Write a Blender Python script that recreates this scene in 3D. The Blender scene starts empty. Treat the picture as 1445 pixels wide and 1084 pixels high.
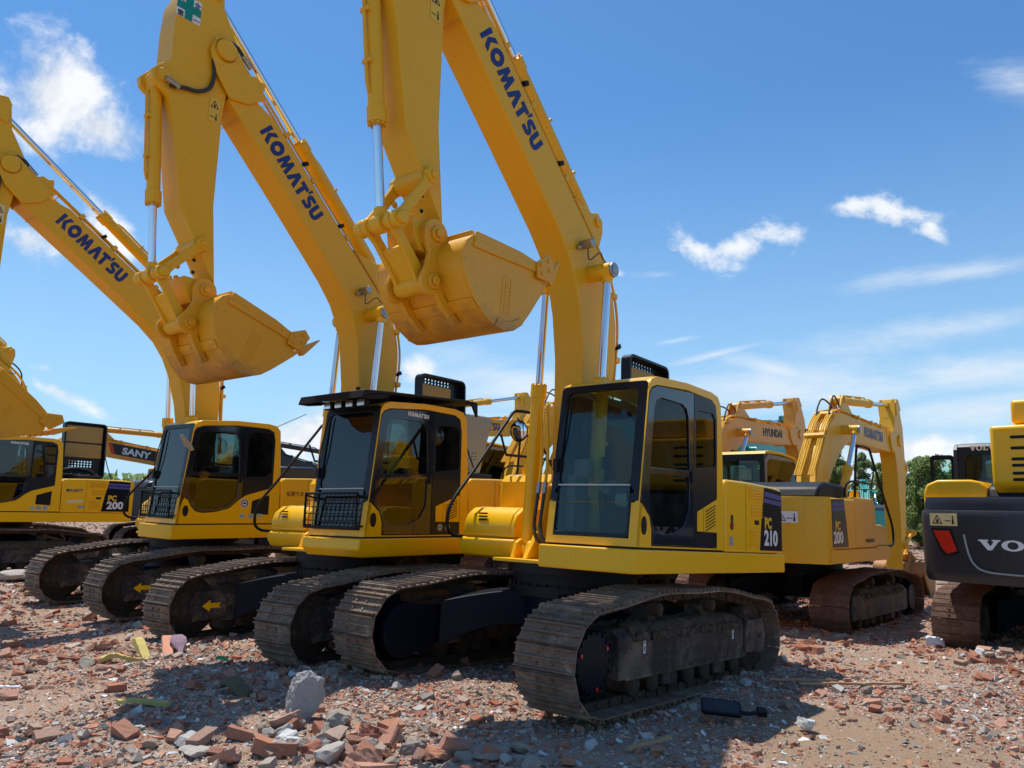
import bpy, bmesh, math, random
import numpy as np
from mathutils import Vector, Matrix
from mathutils.geometry import tessellate_polygon
R = math.radians
SC = bpy.context.scene
COL = SC.collection
random.seed(7)

# ------------------------------------------------------------------ materials
def newmat(name):
    m = bpy.data.materials.new(name); m.use_nodes = True
    nt = m.node_tree; nt.nodes.clear()
    return m, nt
def N(nt, t, **kw):
    n = nt.nodes.new(t)
    for k, v in kw.items():
        if k in n.inputs: n.inputs[k].default_value = v
        else: setattr(n, k, v)
    return n
def L(nt, a, b): nt.links.new(a, b)
def ramp(nt, fac, stops, interp='LINEAR'):
    r = nt.nodes.new('ShaderNodeValToRGB'); e = r.color_ramp; e.interpolation = interp
    while len(e.elements) > 1: e.elements.remove(e.elements[-1])
    e.elements[0].position = stops[0][0]; e.elements[0].color = (*stops[0][1], 1)
    for p, c in stops[1:]:
        x = e.elements.new(p); x.color = (*c, 1)
    L(nt, fac, r.inputs[0]); return r
def mix(nt, fac, a, b, blend='MIX'):
    n = nt.nodes.new('ShaderNodeMix'); n.data_type = 'RGBA'; n.blend_type = blend
    for sock, v in ((n.inputs[0], fac), (n.inputs[6], a), (n.inputs[7], b)):
        if hasattr(v, 'links'): L(nt, v, sock)
        else: sock.default_value = v if isinstance(v, (int, float)) else (*v, 1)
    return n.outputs[2]
def noise(nt, scale, detail=4, rough=.55, vec=None, dist=0):
    n = N(nt, 'ShaderNodeTexNoise', Scale=scale, Detail=detail, Roughness=rough, Distortion=dist)
    if vec: L(nt, vec, n.inputs['Vector'])
    return n.outputs['Fac']
def mmath(nt, op, a, b=None, c=None):
    n = nt.nodes.new('ShaderNodeMath'); n.operation = op
    for i, v in enumerate((a, b, c)):
        if v is None: continue
        if hasattr(v, 'links'): L(nt, v, n.inputs[i])
        else: n.inputs[i].default_value = v
    return n.outputs[0]
def objvec(nt):
    tc = nt.nodes.new('ShaderNodeTexCoord'); return tc.outputs['Object']

def paint(name, col, rough=.34, dirt=.25, dirtcol=(.16, .09, .05), coat=.35, spec=.5, wear=0.0):
    m, nt = newmat(name); o = N(nt, 'ShaderNodeOutputMaterial'); b = N(nt, 'ShaderNodeBsdfPrincipled')
    L(nt, b.outputs[0], o.inputs[0]); v = objvec(nt)
    n1 = noise(nt, 1.7, 5, .6, v); n2 = noise(nt, 14, 6, .65, v)
    f = ramp(nt, n1, [(.42, (0, 0, 0)), (.8, (1, 1, 1))]).outputs[0]
    f2 = ramp(nt, n2, [(.60, (0, 0, 0)), (.80, (1, 1, 1))]).outputs[0]
    c1 = mix(nt, mmath(nt, 'MULTIPLY', f, .22), col, tuple(q * .86 for q in col))
    fd = mmath(nt, 'MULTIPLY', mmath(nt, 'MULTIPLY', f2, dirt), mmath(nt, 'ADD', f, .35))
    c2 = mix(nt, fd, c1, dirtcol)
    # vertical grime streaks
    mp = N(nt, 'ShaderNodeMapping'); mp.inputs['Scale'].default_value = (9, 9, .7); L(nt, v, mp.inputs[0])
    n3 = ramp(nt, noise(nt, 2.2, 4, .6, mp.outputs[0]), [(.58, (0, 0, 0)), (.72, (1, 1, 1))]).outputs[0]
    c3 = mix(nt, mmath(nt, 'MULTIPLY', n3, dirt * .35), c2, dirtcol)
    if wear:
        n4 = ramp(nt, noise(nt, 5.5, 8, .75, v), [(.60, (0, 0, 0)), (.66, (1, 1, 1))]).outputs[0]
        c3 = mix(nt, mmath(nt, 'MULTIPLY', n4, wear), c3, (.17, .07, .035))
    L(nt, c3, b.inputs['Base Color'])
    L(nt, mmath(nt, 'ADD', mmath(nt, 'MULTIPLY', f2, .18), rough), b.inputs['Roughness'])
    b.inputs['Coat Weight'].default_value = coat; b.inputs['Coat Roughness'].default_value = .12
    b.inputs['Specular IOR Level'].default_value = spec
    bp = N(nt, 'ShaderNodeBump', Strength=.03, Distance=.01); L(nt, noise(nt, 3.1, 3, .5, v), bp.inputs['Height'])
    L(nt, bp.outputs[0], b.inputs['Normal'])
    return m
def plain(name, col, rough=.5, metal=0, emis=None, spec=.5):
    m, nt = newmat(name); o = N(nt, 'ShaderNodeOutputMaterial'); b = N(nt, 'ShaderNodeBsdfPrincipled')
    L(nt, b.outputs[0], o.inputs[0])
    n = noise(nt, 9, 4, .6, objvec(nt))
    c = mix(nt, mmath(nt, 'MULTIPLY', n, .35), col, tuple(q * .6 for q in col))
    L(nt, c, b.inputs['Base Color'])
    b.inputs['Roughness'].default_value = rough; b.inputs['Metallic'].default_value = metal
    b.inputs['Specular IOR Level'].default_value = spec
    return m
def bucket_paint(name, col):
    m = paint(name, col, .45, .5, (.24, .11, .045), coat=.05, wear=.3); nt = m.node_tree
    b = [n for n in nt.nodes if n.type == 'BSDF_PRINCIPLED'][0]; src = b.inputs['Base Color'].links[0].from_socket
    sx = N(nt, 'ShaderNodeSeparateXYZ'); tc = objvec(nt); L(nt, tc, sx.inputs[0])
    h = mmath(nt, 'ADD', sx.outputs[0], mmath(nt, 'MULTIPLY', mmath(nt, 'SUBTRACT', noise(nt, 5, 7, .7, tc), .5), .55))
    msk = ramp(nt, h, [(.58, (0, 0, 0)), (.86, (1, 1, 1))]).outputs[0]
    sc = noise(nt, 30, 6, .8, tc)
    L(nt, mix(nt, mmath(nt, 'MULTIPLY', msk, mmath(nt, 'ADD', .35, mmath(nt, 'MULTIPLY', sc, .9))), src, mix(nt, sc, (.16, .075, .04), (.36, .19, .09))), b.inputs['Base Color'])
    return m
def muddy(name, base, mud1, mud2, amount, rough=.75, scale=3.0, bump=.6, metal=0):
    m, nt = newmat(name); o = N(nt, 'ShaderNodeOutputMaterial'); b = N(nt, 'ShaderNodeBsdfPrincipled')
    L(nt, b.outputs[0], o.inputs[0]); v = objvec(nt)
    n1 = noise(nt, scale, 8, .68, v); n2 = noise(nt, scale * 7, 8, .7, v); n3 = noise(nt, scale * 2.3, 5, .6, v)
    mud = mix(nt, ramp(nt, n3, [(.35, (0, 0, 0)), (.65, (1, 1, 1))]).outputs[0], mud1, mud2)
    mask = ramp(nt, mmath(nt, 'ADD', mmath(nt, 'MULTIPLY', n1, .7), mmath(nt, 'MULTIPLY', n2, .3)), [(.62 - amount * .3, (0, 0, 0)), (.70 - amount * .25, (1, 1, 1))]).outputs[0]
    c = mix(nt, mask, base, mud)
    c = mix(nt, .5, c, mix(nt, n2, c, (0, 0, 0)), 'MIX')
    isl = N(nt, 'ShaderNodeNewGeometry').outputs['Random Per Island']
    c = mix(nt, mmath(nt, 'MULTIPLY', isl, .30), c, (.035, .022, .016))
    L(nt, c, b.inputs['Base Color'])
    L(nt, mmath(nt, 'ADD', mmath(nt, 'MULTIPLY', mask, .35), rough - .3), b.inputs['Roughness'])
    b.inputs['Metallic'].default_value = metal; b.inputs['Specular IOR Level'].default_value = .3
    bp = N(nt, 'ShaderNodeBump', Strength=bump, Distance=.03)
    L(nt, mmath(nt, 'ADD', n2, mmath(nt, 'MULTIPLY', mask, .6)), bp.inputs['Height']); L(nt, bp.outputs[0], b.inputs['Normal'])
    return m
def glassmat(name, tint=(.55, .66, .66), refl=.9, mirror=0.0):
    m, nt = newmat(name); o = N(nt, 'ShaderNodeOutputMaterial')
    t = N(nt, 'ShaderNodeBsdfTransparent'); t.inputs[0].default_value = (*tint, 1)
    g = N(nt, 'ShaderNodeBsdfGlossy'); g.inputs['Roughness'].default_value = .02; g.inputs[0].default_value = (refl, refl, refl, 1)
    fr = N(nt, 'ShaderNodeFresnel', IOR=1.42); s = N(nt, 'ShaderNodeMixShader')
    L(nt, mmath(nt, 'ADD', fr.outputs[0], mirror), s.inputs[0]); L(nt, t.outputs[0], s.inputs[1]); L(nt, g.outputs[0], s.inputs[2])
    d = N(nt, 'ShaderNodeBsdfDiffuse'); d.inputs[0].default_value = (.35, .33, .28, 1)
    s2 = N(nt, 'ShaderNodeMixShader'); n = ramp(nt, noise(nt, 3, 6, .7, objvec(nt)), [(.45, (.0, .0, .0)), (.85, (.07, .07, .07))])
    L(nt, n.outputs[0], s2.inputs[0]); L(nt, s.outputs[0], s2.inputs[1]); L(nt, d.outputs[0], s2.inputs[2])
    L(nt, s2.outputs[0], o.inputs[0]); return m

YEL = (.92, .49, .001)
M = {
 'yellow': paint('yellow_paint', YEL, .36, .28, coat=.15, spec=.35),
 'yellow_arm': paint('yellow_paint_working_gear', (.80, .435, .014), .42, .32, coat=.08, spec=.3, wear=.10),
 'yellow_bucket': bucket_paint('yellow_paint_bucket', (.76, .37, .008)),
 'yellow_old': paint('faded_yellow_paint', (.80, .44, .025), .45, .5, coat=.08, spec=.3),
 'yellow_worn': paint('worn_yellow_paint', (.42, .19, .05), .6, .9, (.16, .07, .035), coat=.0, wear=.9),
 'orange': paint('orange_yellow_paint', (.80, .36, .03), .45, .45, coat=.1),
 'teal': paint('teal_paint', (.015, .32, .26), .4, .3),
 'navy': paint('navy_paint', (.004, .006, .014), .45, .15, (.05, .04, .03), coat=.0, spec=.14),
 'black': paint('black_gloss_paint', (.008, .010, .016), .3, .12, (.06, .05, .04), coat=.05, spec=.25),
 'door_black': paint('door_gloss_paint', (.010, .012, .020), .08, .05, (.06, .05, .04), coat=.5),
 'matt_black': plain('matt_black', (.010, .010, .012), .5, 0, None, .22),
 'rubber': plain('rubber', (.035, .035, .037), .6),
 'grey_body': paint('charcoal_paint', (.024, .027, .034), .38, .35, (.10, .07, .05), coat=.1, spec=.4),
 'hood_grey': paint('light_grey_paint', (.30, .32, .33), .5, .3),
 'chrome': plain('chrome', (.86, .88, .92), .10, 1.0),
 'steel': plain('worn_steel', (.42, .41, .39), .38, .9),
 'blue': plain('logo_blue', (.012, .025, .16), .4),
 'blue_stripe': plain('stripe_blue', (.07, .08, .30), .4),
 'white': plain('white_lettering', (.80, .80, .80), .45),
 'yellow_letter': plain('yellow_lettering', (.82, .52, .03), .4),
 'black_letter': plain('black_lettering', (.015, .012, .012), .5),
 'green': plain('sign_green', (.0, .27, .20), .45),
 'cream': plain('sticker_cream', (.80, .66, .30), .5),
 'red': plain('red_lens', (.62, .02, .015), .18),
 'foam': plain('insulation_foam', (.42, .28, .10), .9),
 'seat': plain('seat_fabric', (.09, .10, .11), .85),
 'seat_grey': plain('grey_seat_cover', (.50, .51, .50), .8),
 'console': plain('cab_plastic', (.22, .23, .23), .6),
 'glass': glassmat('window_glass', (.74, .88, .83), .75, .0),
 'glass_mid': glassmat('tinted_window_glass', (.34, .41, .40), .9, .03),
 'glass_dark': glassmat('dark_window_glass', (.10, .12, .12), .9, .03),
 'lamp': glassmat('lamp_glass', (.9, .9, .9), 1, .2),
 'mirror': plain('mirror', (.9, .9, .9), .03, 1.0),
 'amber': plain('lamp_reflector', (.85, .85, .8), .15, .9),
 'shoe': muddy('rusty_track_steel', (.28, .185, .125), (.50, .36, .25), (.30, .19, .13), .60, .66, 5, .6),
 'shoe_red': muddy('red_brown_track_steel', (.20, .105, .07), (.34, .18, .12), (.18, .095, .068), .65, .75, 5, .5),
 'trackframe': muddy('muddy_track_frame', (.035, .034, .038), (.34, .26, .19), (.20, .15, .11), .62, .72, 2.2, .9),
 'mud': muddy('caked_mud', (.20, .145, .10), (.32, .23, .16), (.14, .10, .07), .5, .95, 9, 1.0),
 'chain': muddy('muddy_chain', (.09, .065, .045), (.28, .19, .13), (.13, .09, .06), .5, .8, 8, .8),
}

# ------------------------------------------------------------------ mesh builder
class MB:
    def __init__(s): s.v = []; s.f = []
    def add(s, vs, fs):
        n = len(s.v); s.v += [tuple(v) for v in vs]; s.f += [tuple(i + n for i in f) for f in fs]; return s
    def box(s, x0, x1, y0, y1, z0, z1, rot=None, c=None):
        vs = [(x, y, z) for x in (x0, x1) for y in (y0, y1) for z in (z0, z1)]
        if rot is not None:
            c = Vector(c or (0, 0, 0)); vs = [c + rot @ (Vector(v) - c) for v in vs]
        return s.add(vs, [(0, 1, 3, 2), (4, 6, 7, 5), (0, 4, 5, 1), (2, 3, 7, 6), (0, 2, 6, 4), (1, 5, 7, 3)])
    def prism(s, pts, a, b, ax='xz'):
        mk = {'xz': lambda p, q, w: (p, w, q), 'xy': lambda p, q, w: (p, q, w), 'yz': lambda p, q, w: (w, p, q)}[ax]
        n = len(pts)
        vs = [mk(p[0], p[1], a) for p in pts] + [mk(p[0], p[1], b) for p in pts]
        return s.add(vs, [tuple(range(n)), tuple(range(2 * n - 1, n - 1, -1))] + [(i, (i + 1) % n, n + (i + 1) % n, n + i) for i in range(n)])
    def loft(s, rings, cap=True):
        n = len(rings[0]); vs = [p for r in rings for p in r]; fs = []
        for k in range(len(rings) - 1):
            for i in range(n):
                j = (i + 1) % n; fs.append((k * n + i, k * n + j, (k + 1) * n + j, (k + 1) * n + i))
        if cap: fs += [tuple(range(n)), tuple(range((len(rings) - 1) * n, len(rings) * n))]
        return s.add(vs, fs)
    def cyl(s, p0, p1, r0, r1=None, n=20):
        r1 = r0 if r1 is None else r1; p0 = Vector(p0); p1 = Vector(p1); d = (p1 - p0).normalized()
        a = d.orthogonal().normalized(); b = d.cross(a)
        return s.loft([[p + (a * math.cos(t) + b * math.sin(t)) * r for t in [2 * math.pi * i / n for i in range(n)]] for p, r in ((p0, r0), (p1, r1))])
    def lathe(s, p0, d, prof, n=24):
        p0 = Vector(p0); d = Vector(d).normalized(); a = d.orthogonal().normalized(); b = d.cross(a)
        return s.loft([[p0 + d * h + (a * math.cos(t) + b * math.sin(t)) * r for t in [2 * math.pi * i / n for i in range(n)]] for h, r in prof])
    def tube(s, path, r, n=8, smooth=True):
        P = [Vector(p) for p in path]
        if smooth and len(P) > 2:
            Q = []
            for i in range(len(P) - 1):
                a = P[max(i - 1, 0)]; b = P[i]; c = P[i + 1]; d = P[min(i + 2, len(P) - 1)]
                for k in range(5):
                    t = k / 5
                    Q.append(.5 * ((2 * b) + (c - a) * t + (2 * a - 5 * b + 4 * c - d) * t * t + (3 * b - a - 3 * c + d) * t ** 3))
            Q.append(P[-1]); P = Q
        rings = []; up = None
        for i, p in enumerate(P):
            d = (P[min(i + 1, len(P) - 1)] - P[max(i - 1, 0)]).normalized()
            if up is None: up = d.orthogonal().normalized()
            up = (up - d * up.dot(d)); up = up.normalized() if up.length > 1e-5 else d.orthogonal().normalized()
            b = d.cross(up); rings.append([p + (up * math.cos(t) + b * math.sin(t)) * r for t in [2 * math.pi * k / n for k in range(n)]])
        return s.loft(rings)
    def panel(s, outer, holes, fmap, thick):
        """flat plate with holes; fmap(a,b,w) -> point"""
        loops = [outer] + holes; pts = [p for l in loops for p in l]; n = len(pts)
        tris = tessellate_polygon([[Vector((p[0], p[1], 0)) for p in l] for l in loops])
        vs = [fmap(p[0], p[1], 0) for p in pts] + [fmap(p[0], p[1], thick) for p in pts]
        fs = [tuple(t) for t in tris] + [tuple(i + n for i in reversed(t)) for t in tris]; k = 0
        for l in loops:
            m = len(l)
            for i in range(m): fs.append((k + i, k + (i + 1) % m, n + k + (i + 1) % m, n + k + i))
            k += m
        return s.add(vs, fs)
    def mesh(s, name, mat, smooth=35):
        me = bpy.data.meshes.new(name); me.from_pydata(s.v, [], s.f)
        bm = bmesh.new(); bm.from_mesh(me); bmesh.ops.recalc_face_normals(bm, faces=bm.faces); bm.to_mesh(me); bm.free()
        me.materials.append(mat)
        if smooth:
            me.polygons.foreach_set('use_smooth', [True] * len(me.polygons)); me.set_sharp_from_angle(angle=R(smooth))
        me.update(); return me

CACHE = {}
def part(name, key, fn, mat, parent=None, mw=None, bevel=0, smooth=35, seg=2):
    """one object per part; equal keys share mesh data. mw = matrix in the parent's space"""
    k = (name, key, mat.name)
    if k not in CACHE:
        mb = MB(); fn(mb); CACHE[k] = mb.mesh(name, mat, smooth)
    o = bpy.data.objects.new(name, CACHE[k]); COL.objects.link(o)
    if parent: o.parent = parent
    if mw is not None: o.matrix_local = mw
    if bevel:
        b = o.modifiers.new('edge', 'BEVEL'); b.width = bevel; b.segments = seg; b.limit_method = 'ANGLE'; b.angle_limit = R(40); b.harden_normals = False
    return o
def empty(name, parent=None, mw=None):
    o = bpy.data.objects.new(name, None); COL.objects.link(o); o.empty_display_size = .3
    if parent: o.parent = parent
    if mw is not None: o.matrix_local = mw
    return o
def tag(o, label=None, cat=None, group=None, kind=None):
    for k, v in (('label', label), ('category', cat), ('group', group), ('kind', kind)):
        if v: o[k] = v
    return o
def frame(origin, right, up):
    r = Vector(right).normalized(); u = Vector(up); u = (u - r * u.dot(r)).normalized(); n = r.cross(u)
    m = Matrix((r, u, n)).transposed().to_4x4(); m.translation = Vector(origin); return m

# lettering ------------------------------------------------------------
def text_fn(s, size, bold=.0, align='LEFT', xs=1.0, ext=.001, shear=0):
    def fn(mb):
        c = bpy.data.curves.new('t', 'FONT'); c.body = s; c.size = size; c.offset = bold; c.extrude = ext; c.align_x = align; c.shear = shear; c.resolution_u = 3
        o = bpy.data.objects.new('t', c); COL.objects.link(o); bpy.context.view_layer.update()
        me = bpy.data.meshes.new_from_object(o.evaluated_get(bpy.context.evaluated_depsgraph_get()))
        mb.add([(v.co.x * xs, v.co.y, v.co.z) for v in me.vertices], [tuple(p.vertices) for p in me.polygons])
        bpy.data.objects.remove(o); bpy.data.curves.remove(c); bpy.data.meshes.remove(me)
    return fn
def ell(cx, cy, rx, ry, n=28, a0=0, a1=360):
    return [(cx + rx * math.cos(R(a0 + (a1 - a0) * i / n)), cy + ry * math.sin(R(a0 + (a1 - a0) * i / n))) for i in range(n if a1 - a0 == 360 else n + 1)]
KG = {
 'K': ([[(0, 0), (.30, 0), (.36, 1), (0, 1)], [(.40, .50), (.70, 1), (1.10, 1), (.74, .53), (1.12, 0), (.72, 0)]], 1.16),
 'O': ('ring', 1.20),
 'M': ([[(0, 0), (.20, 1), (.50, 1), (.66, .52), (.82, 1), (1.10, 1), (1.32, 0), (.98, 0), (.90, .46), (.74, 0), (.56, 0), (.40, .46), (.32, 0)]], 1.38),
 'A': ([[(0, 0), (.38, 1), (.72, 1), (1.12, 0), (.74, 0), (.55, .55), (.36, 0)]], 1.08),
 'T': ([[(.0, .72), (.0, 1), (.86, 1), (.86, .72), (.60, .72), (.60, 0), (.26, 0), (.26, .72)]], .92),
 "'": ([[(0, .80), (.04, 1.18), (.26, 1.18), (.16, .80)]], .20),
 'S': ([[(.04, 0), (.58, 0), (.80, .10), (.88, .30), (.80, .50), (.60, .60), (.40, .64), (.40, .74), (.84, .74), (.84, 1), (.32, 1), (.12, .92), (.04, .72), (.12, .52), (.32, .42), (.52, .36), (.52, .27), (.04, .27)]], .96),
 'U': ([[(0, 1), (0, .34), (.10, .10), (.32, 0), (.66, 0), (.88, .10), (.98, .34), (.98, 1), (.64, 1), (.64, .36), (.58, .27), (.40, .27), (.34, .36), (.34, 1)]], 1.0),
}
def logo_fn(word, h, width, ext=.0012):
    """heavy block lettering of the boom logo"""
    adv = [KG[c][1] for c in word]; tot = sum(adv); sx = width / tot
    def fn(mb):
        x = 0
        for c, a in zip(word, adv):
            f = lambda p, q, w, x=x: ((x + p) * sx, q * h, w)
            g = KG[c][0]
            if g == 'ring': mb.panel(ell(.56, .5, .56, .53), [ell(.56, .5, .24, .20)], f, ext)
            else:
                for poly in g: mb.panel(poly, [], f, ext)
            x += a
    return fn
VG = {
 'V': ([[(0, 1), (0, .86), (.08, .86), (.44, 0), (.66, 0), (1.02, .86), (1.10, .86), (1.10, 1), (.68, 1), (.68, .86), (.78, .86), (.60, .36), (.40, .86), (.50, .86), (.50, 1)]], 1.14),
 'O': ('ring', 1.2),
 'L': ([[(0, 0), (.86, 0), (.86, .36), (.74, .36), (.68, .16), (.40, .16), (.40, .86), (.52, .86), (.52, 1), (0, 1), (0, .86), (.12, .86), (.12, .14), (0, .14)]], .95)}
def vlogo_fn(word, h, width, ext=.004):
    adv = [VG[c][1] for c in word]; sx = width / sum(adv)
    def fn(mb):
        x = 0
        for c, a in zip(word, adv):
            f = lambda p, q, w, x=x: ((x + p) * sx, q * h, w)
            if VG[c][0] == 'ring': mb.panel(ell(.56, .5, .56, .52), [ell(.56, .5, .27, .36)], f, ext)
            else: mb.panel(VG[c][0][0], [], f, ext)
            x += a
    return fn

def sticker(parent, mw, w=.30, h=.14, mat='cream', name='warning_sticker', vert=False):
    s = part(name, ('st', w, h, vert), lambda mb: mb.box(0, w, 0, h, 0, .002), M[mat], parent, mw)
    def fn(mb):
        z = .0035
        f = lambda a, b, q: (a, b, z - q)
        if vert: tx, ty, q, px, py = w * .5, h * .72, w * .42, w * .62, h * .08
        else: tx, ty, q, px, py = w * .27, h * .46, h * .42, w * .80, h * .14
        mb.panel([(tx - q, ty - q * .75), (tx + q, ty - q * .75), (tx, ty + q)], [[(tx - q * .72, ty - q * .58), (tx, ty + q * .68), (tx + q * .72, ty - q * .58)]], f, .001)
        mb.panel([(tx - q * .3, ty - q * .5), (tx + q * .3, ty - q * .5), (tx + q * .15, ty + q * .2), (tx - q * .05, ty + q * .25)], [], f, .001)
    def fn2(mb):
        f = lambda a, b, q: (a, b, .0035 - q)
        px, py = (w * .62, h * .08) if vert else (w * .80, h * .14)
        k = .12 * (w if vert else h) * 2
        mb.panel([(px, py), (px + k * .8, py), (px + k * .6, py + k * 2), (px + k * .2, py + k * 2)], [], f, .001)
        mb.panel(ell(px + k * .4, py + k * 2.4, k * .3, k * .3, 10), [], f, .001)
        mb.panel([(px - k * 2.2, py + k * .9), (px - k * .3, py + k * .9), (px - k * .3, py + k * 1.2), (px - k * 2.2, py + k * 1.2)], [], f, .001)
    part('warning_triangle', ('pg', w, h, vert), fn, M['black_letter'], s); part('pictogram', ('pg2', w, h, vert), fn2, M['black_letter'], s)
    return s

# ------------------------------------------------------------------ the excavator
FOOT = (.055, 1.817)
def rot2(p, a): c, s = math.cos(a), math.sin(a); return (p[0] * c - p[1] * s, p[0] * s + p[1] * c)
def belt_path():
    """side outline (x,z) of the shoe plates"""
    P = []; xf, zc, rf = 1.615, .435, .405
    for i in range(19): a = R(-90 + 180 * i / 18); P.append((xf + rf * math.cos(a), zc + rf * math.sin(a)))
    for x, z in ((1.30, .868), (1.0, .912), (.8, .938), (.55, .955), (.3, .953), (0, .945), (-.3, .953), (-.55, .955), (-.85, .932), (-1.1, .898), (-1.35, .862)): P.append((x, z))
    for i in range(19): a = R(90 + 180 * i / 18); P.append((-xf + rf * math.cos(a), zc + rf * math.sin(a)))
    return P
def shoes_fn(grouser, seed):
    def fn(mb):
        rnd = random.Random(seed)
        P = belt_path(); P = P + [P[0]]; seglen = [math.dist(P[i], P[i + 1]) for i in range(len(P) - 1)]; tot = sum(seglen); n = 46; pitch = tot / n
        def at(s):
            s %= tot; i = 0
            while s > seglen[i]: s -= seglen[i]; i += 1
            t = s / seglen[i]; return Vector((P[i][0] * (1 - t) + P[i + 1][0] * t, 0, P[i][1] * (1 - t) + P[i + 1][1] * t))
        for k in range(n):
            a = at(k * pitch); b = at((k + 1) * pitch - .004); t = (b - a).normalized(); nn = Vector((t.z, 0, -t.x)); c = (a + b) / 2
            Mx = Matrix((t, Vector((0, 1, 0)), nn)).transposed(); hl = (b - a).length / 2 - .002
            def bx(x0, x1, y0, y1, z0, z1, tp=0):
                vs = [(x + (tp if z == z1 else 0) * (1 if x == x0 else -1), y, z) for x in (x0, x1) for y in (y0, y1) for z in (z0, z1)]
                mb.add([c + Mx @ Vector(v) for v in vs], [(0, 1, 3, 2), (4, 6, 7, 5), (0, 4, 5, 1), (2, 3, 7, 6), (0, 2, 6, 4), (1, 5, 7, 3)])
            j = rnd.uniform(-.004, .004)
            bx(-hl, hl, -.29 + j, .29 + j, -.012, .003)
            for q in (-.9, -.02, .84):
                e = rnd.uniform(-.006, .006)
                bx(q * hl - .009, q * hl + .011, -.288 + j + e, .288 + j - e, 0, grouser + rnd.uniform(-.003, .002), .004)
            for yy in (-.075, .075):
                for q in (-.45, .42): bx(q * hl - .012, q * hl + .012, yy - .012, yy + .012, .002, .014)
    return fn
def chain_fn(mb):
    P = belt_path(); P = P + [P[0]]; seglen = [math.dist(P[i], P[i + 1]) for i in range(len(P) - 1)]; tot = sum(seglen); n = 46; pitch = tot / n
    def at(s):
        s %= tot; i = 0
        while s > seglen[i]: s -= seglen[i]; i += 1
        t = s / seglen[i]; return Vector((P[i][0] * (1 - t) + P[i + 1][0] * t, 0, P[i][1] * (1 - t) + P[i + 1][1] * t))
    for k in range(n):
        a = at(k * pitch); b = at((k + 1) * pitch); t = (b - a).normalized(); nn = Vector((t.z, 0, -t.x)); c = (a + b) / 2
        Mx = Matrix((t, Vector((0, 1, 0)), nn)).transposed()
        for yy in (-.085, .085):
            vs = [(x, y + yy, z) for x in (-.085, .085) for y in (-.022, .022) for z in (-.085 - (.012 if abs(x) > 1 else 0), -.012)]
            mb.add([c + Mx @ Vector(v) for v in vs], [(0, 1, 3, 2), (4, 6, 7, 5), (0, 4, 5, 1), (2, 3, 7, 6), (0, 2, 6, 4), (1, 5, 7, 3)])
        mb.cyl(a + nn * -.05 + Vector((0, -.12, 0)), a + nn * -.05 + Vector((0, .12, 0)), .027, n=8)

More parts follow.
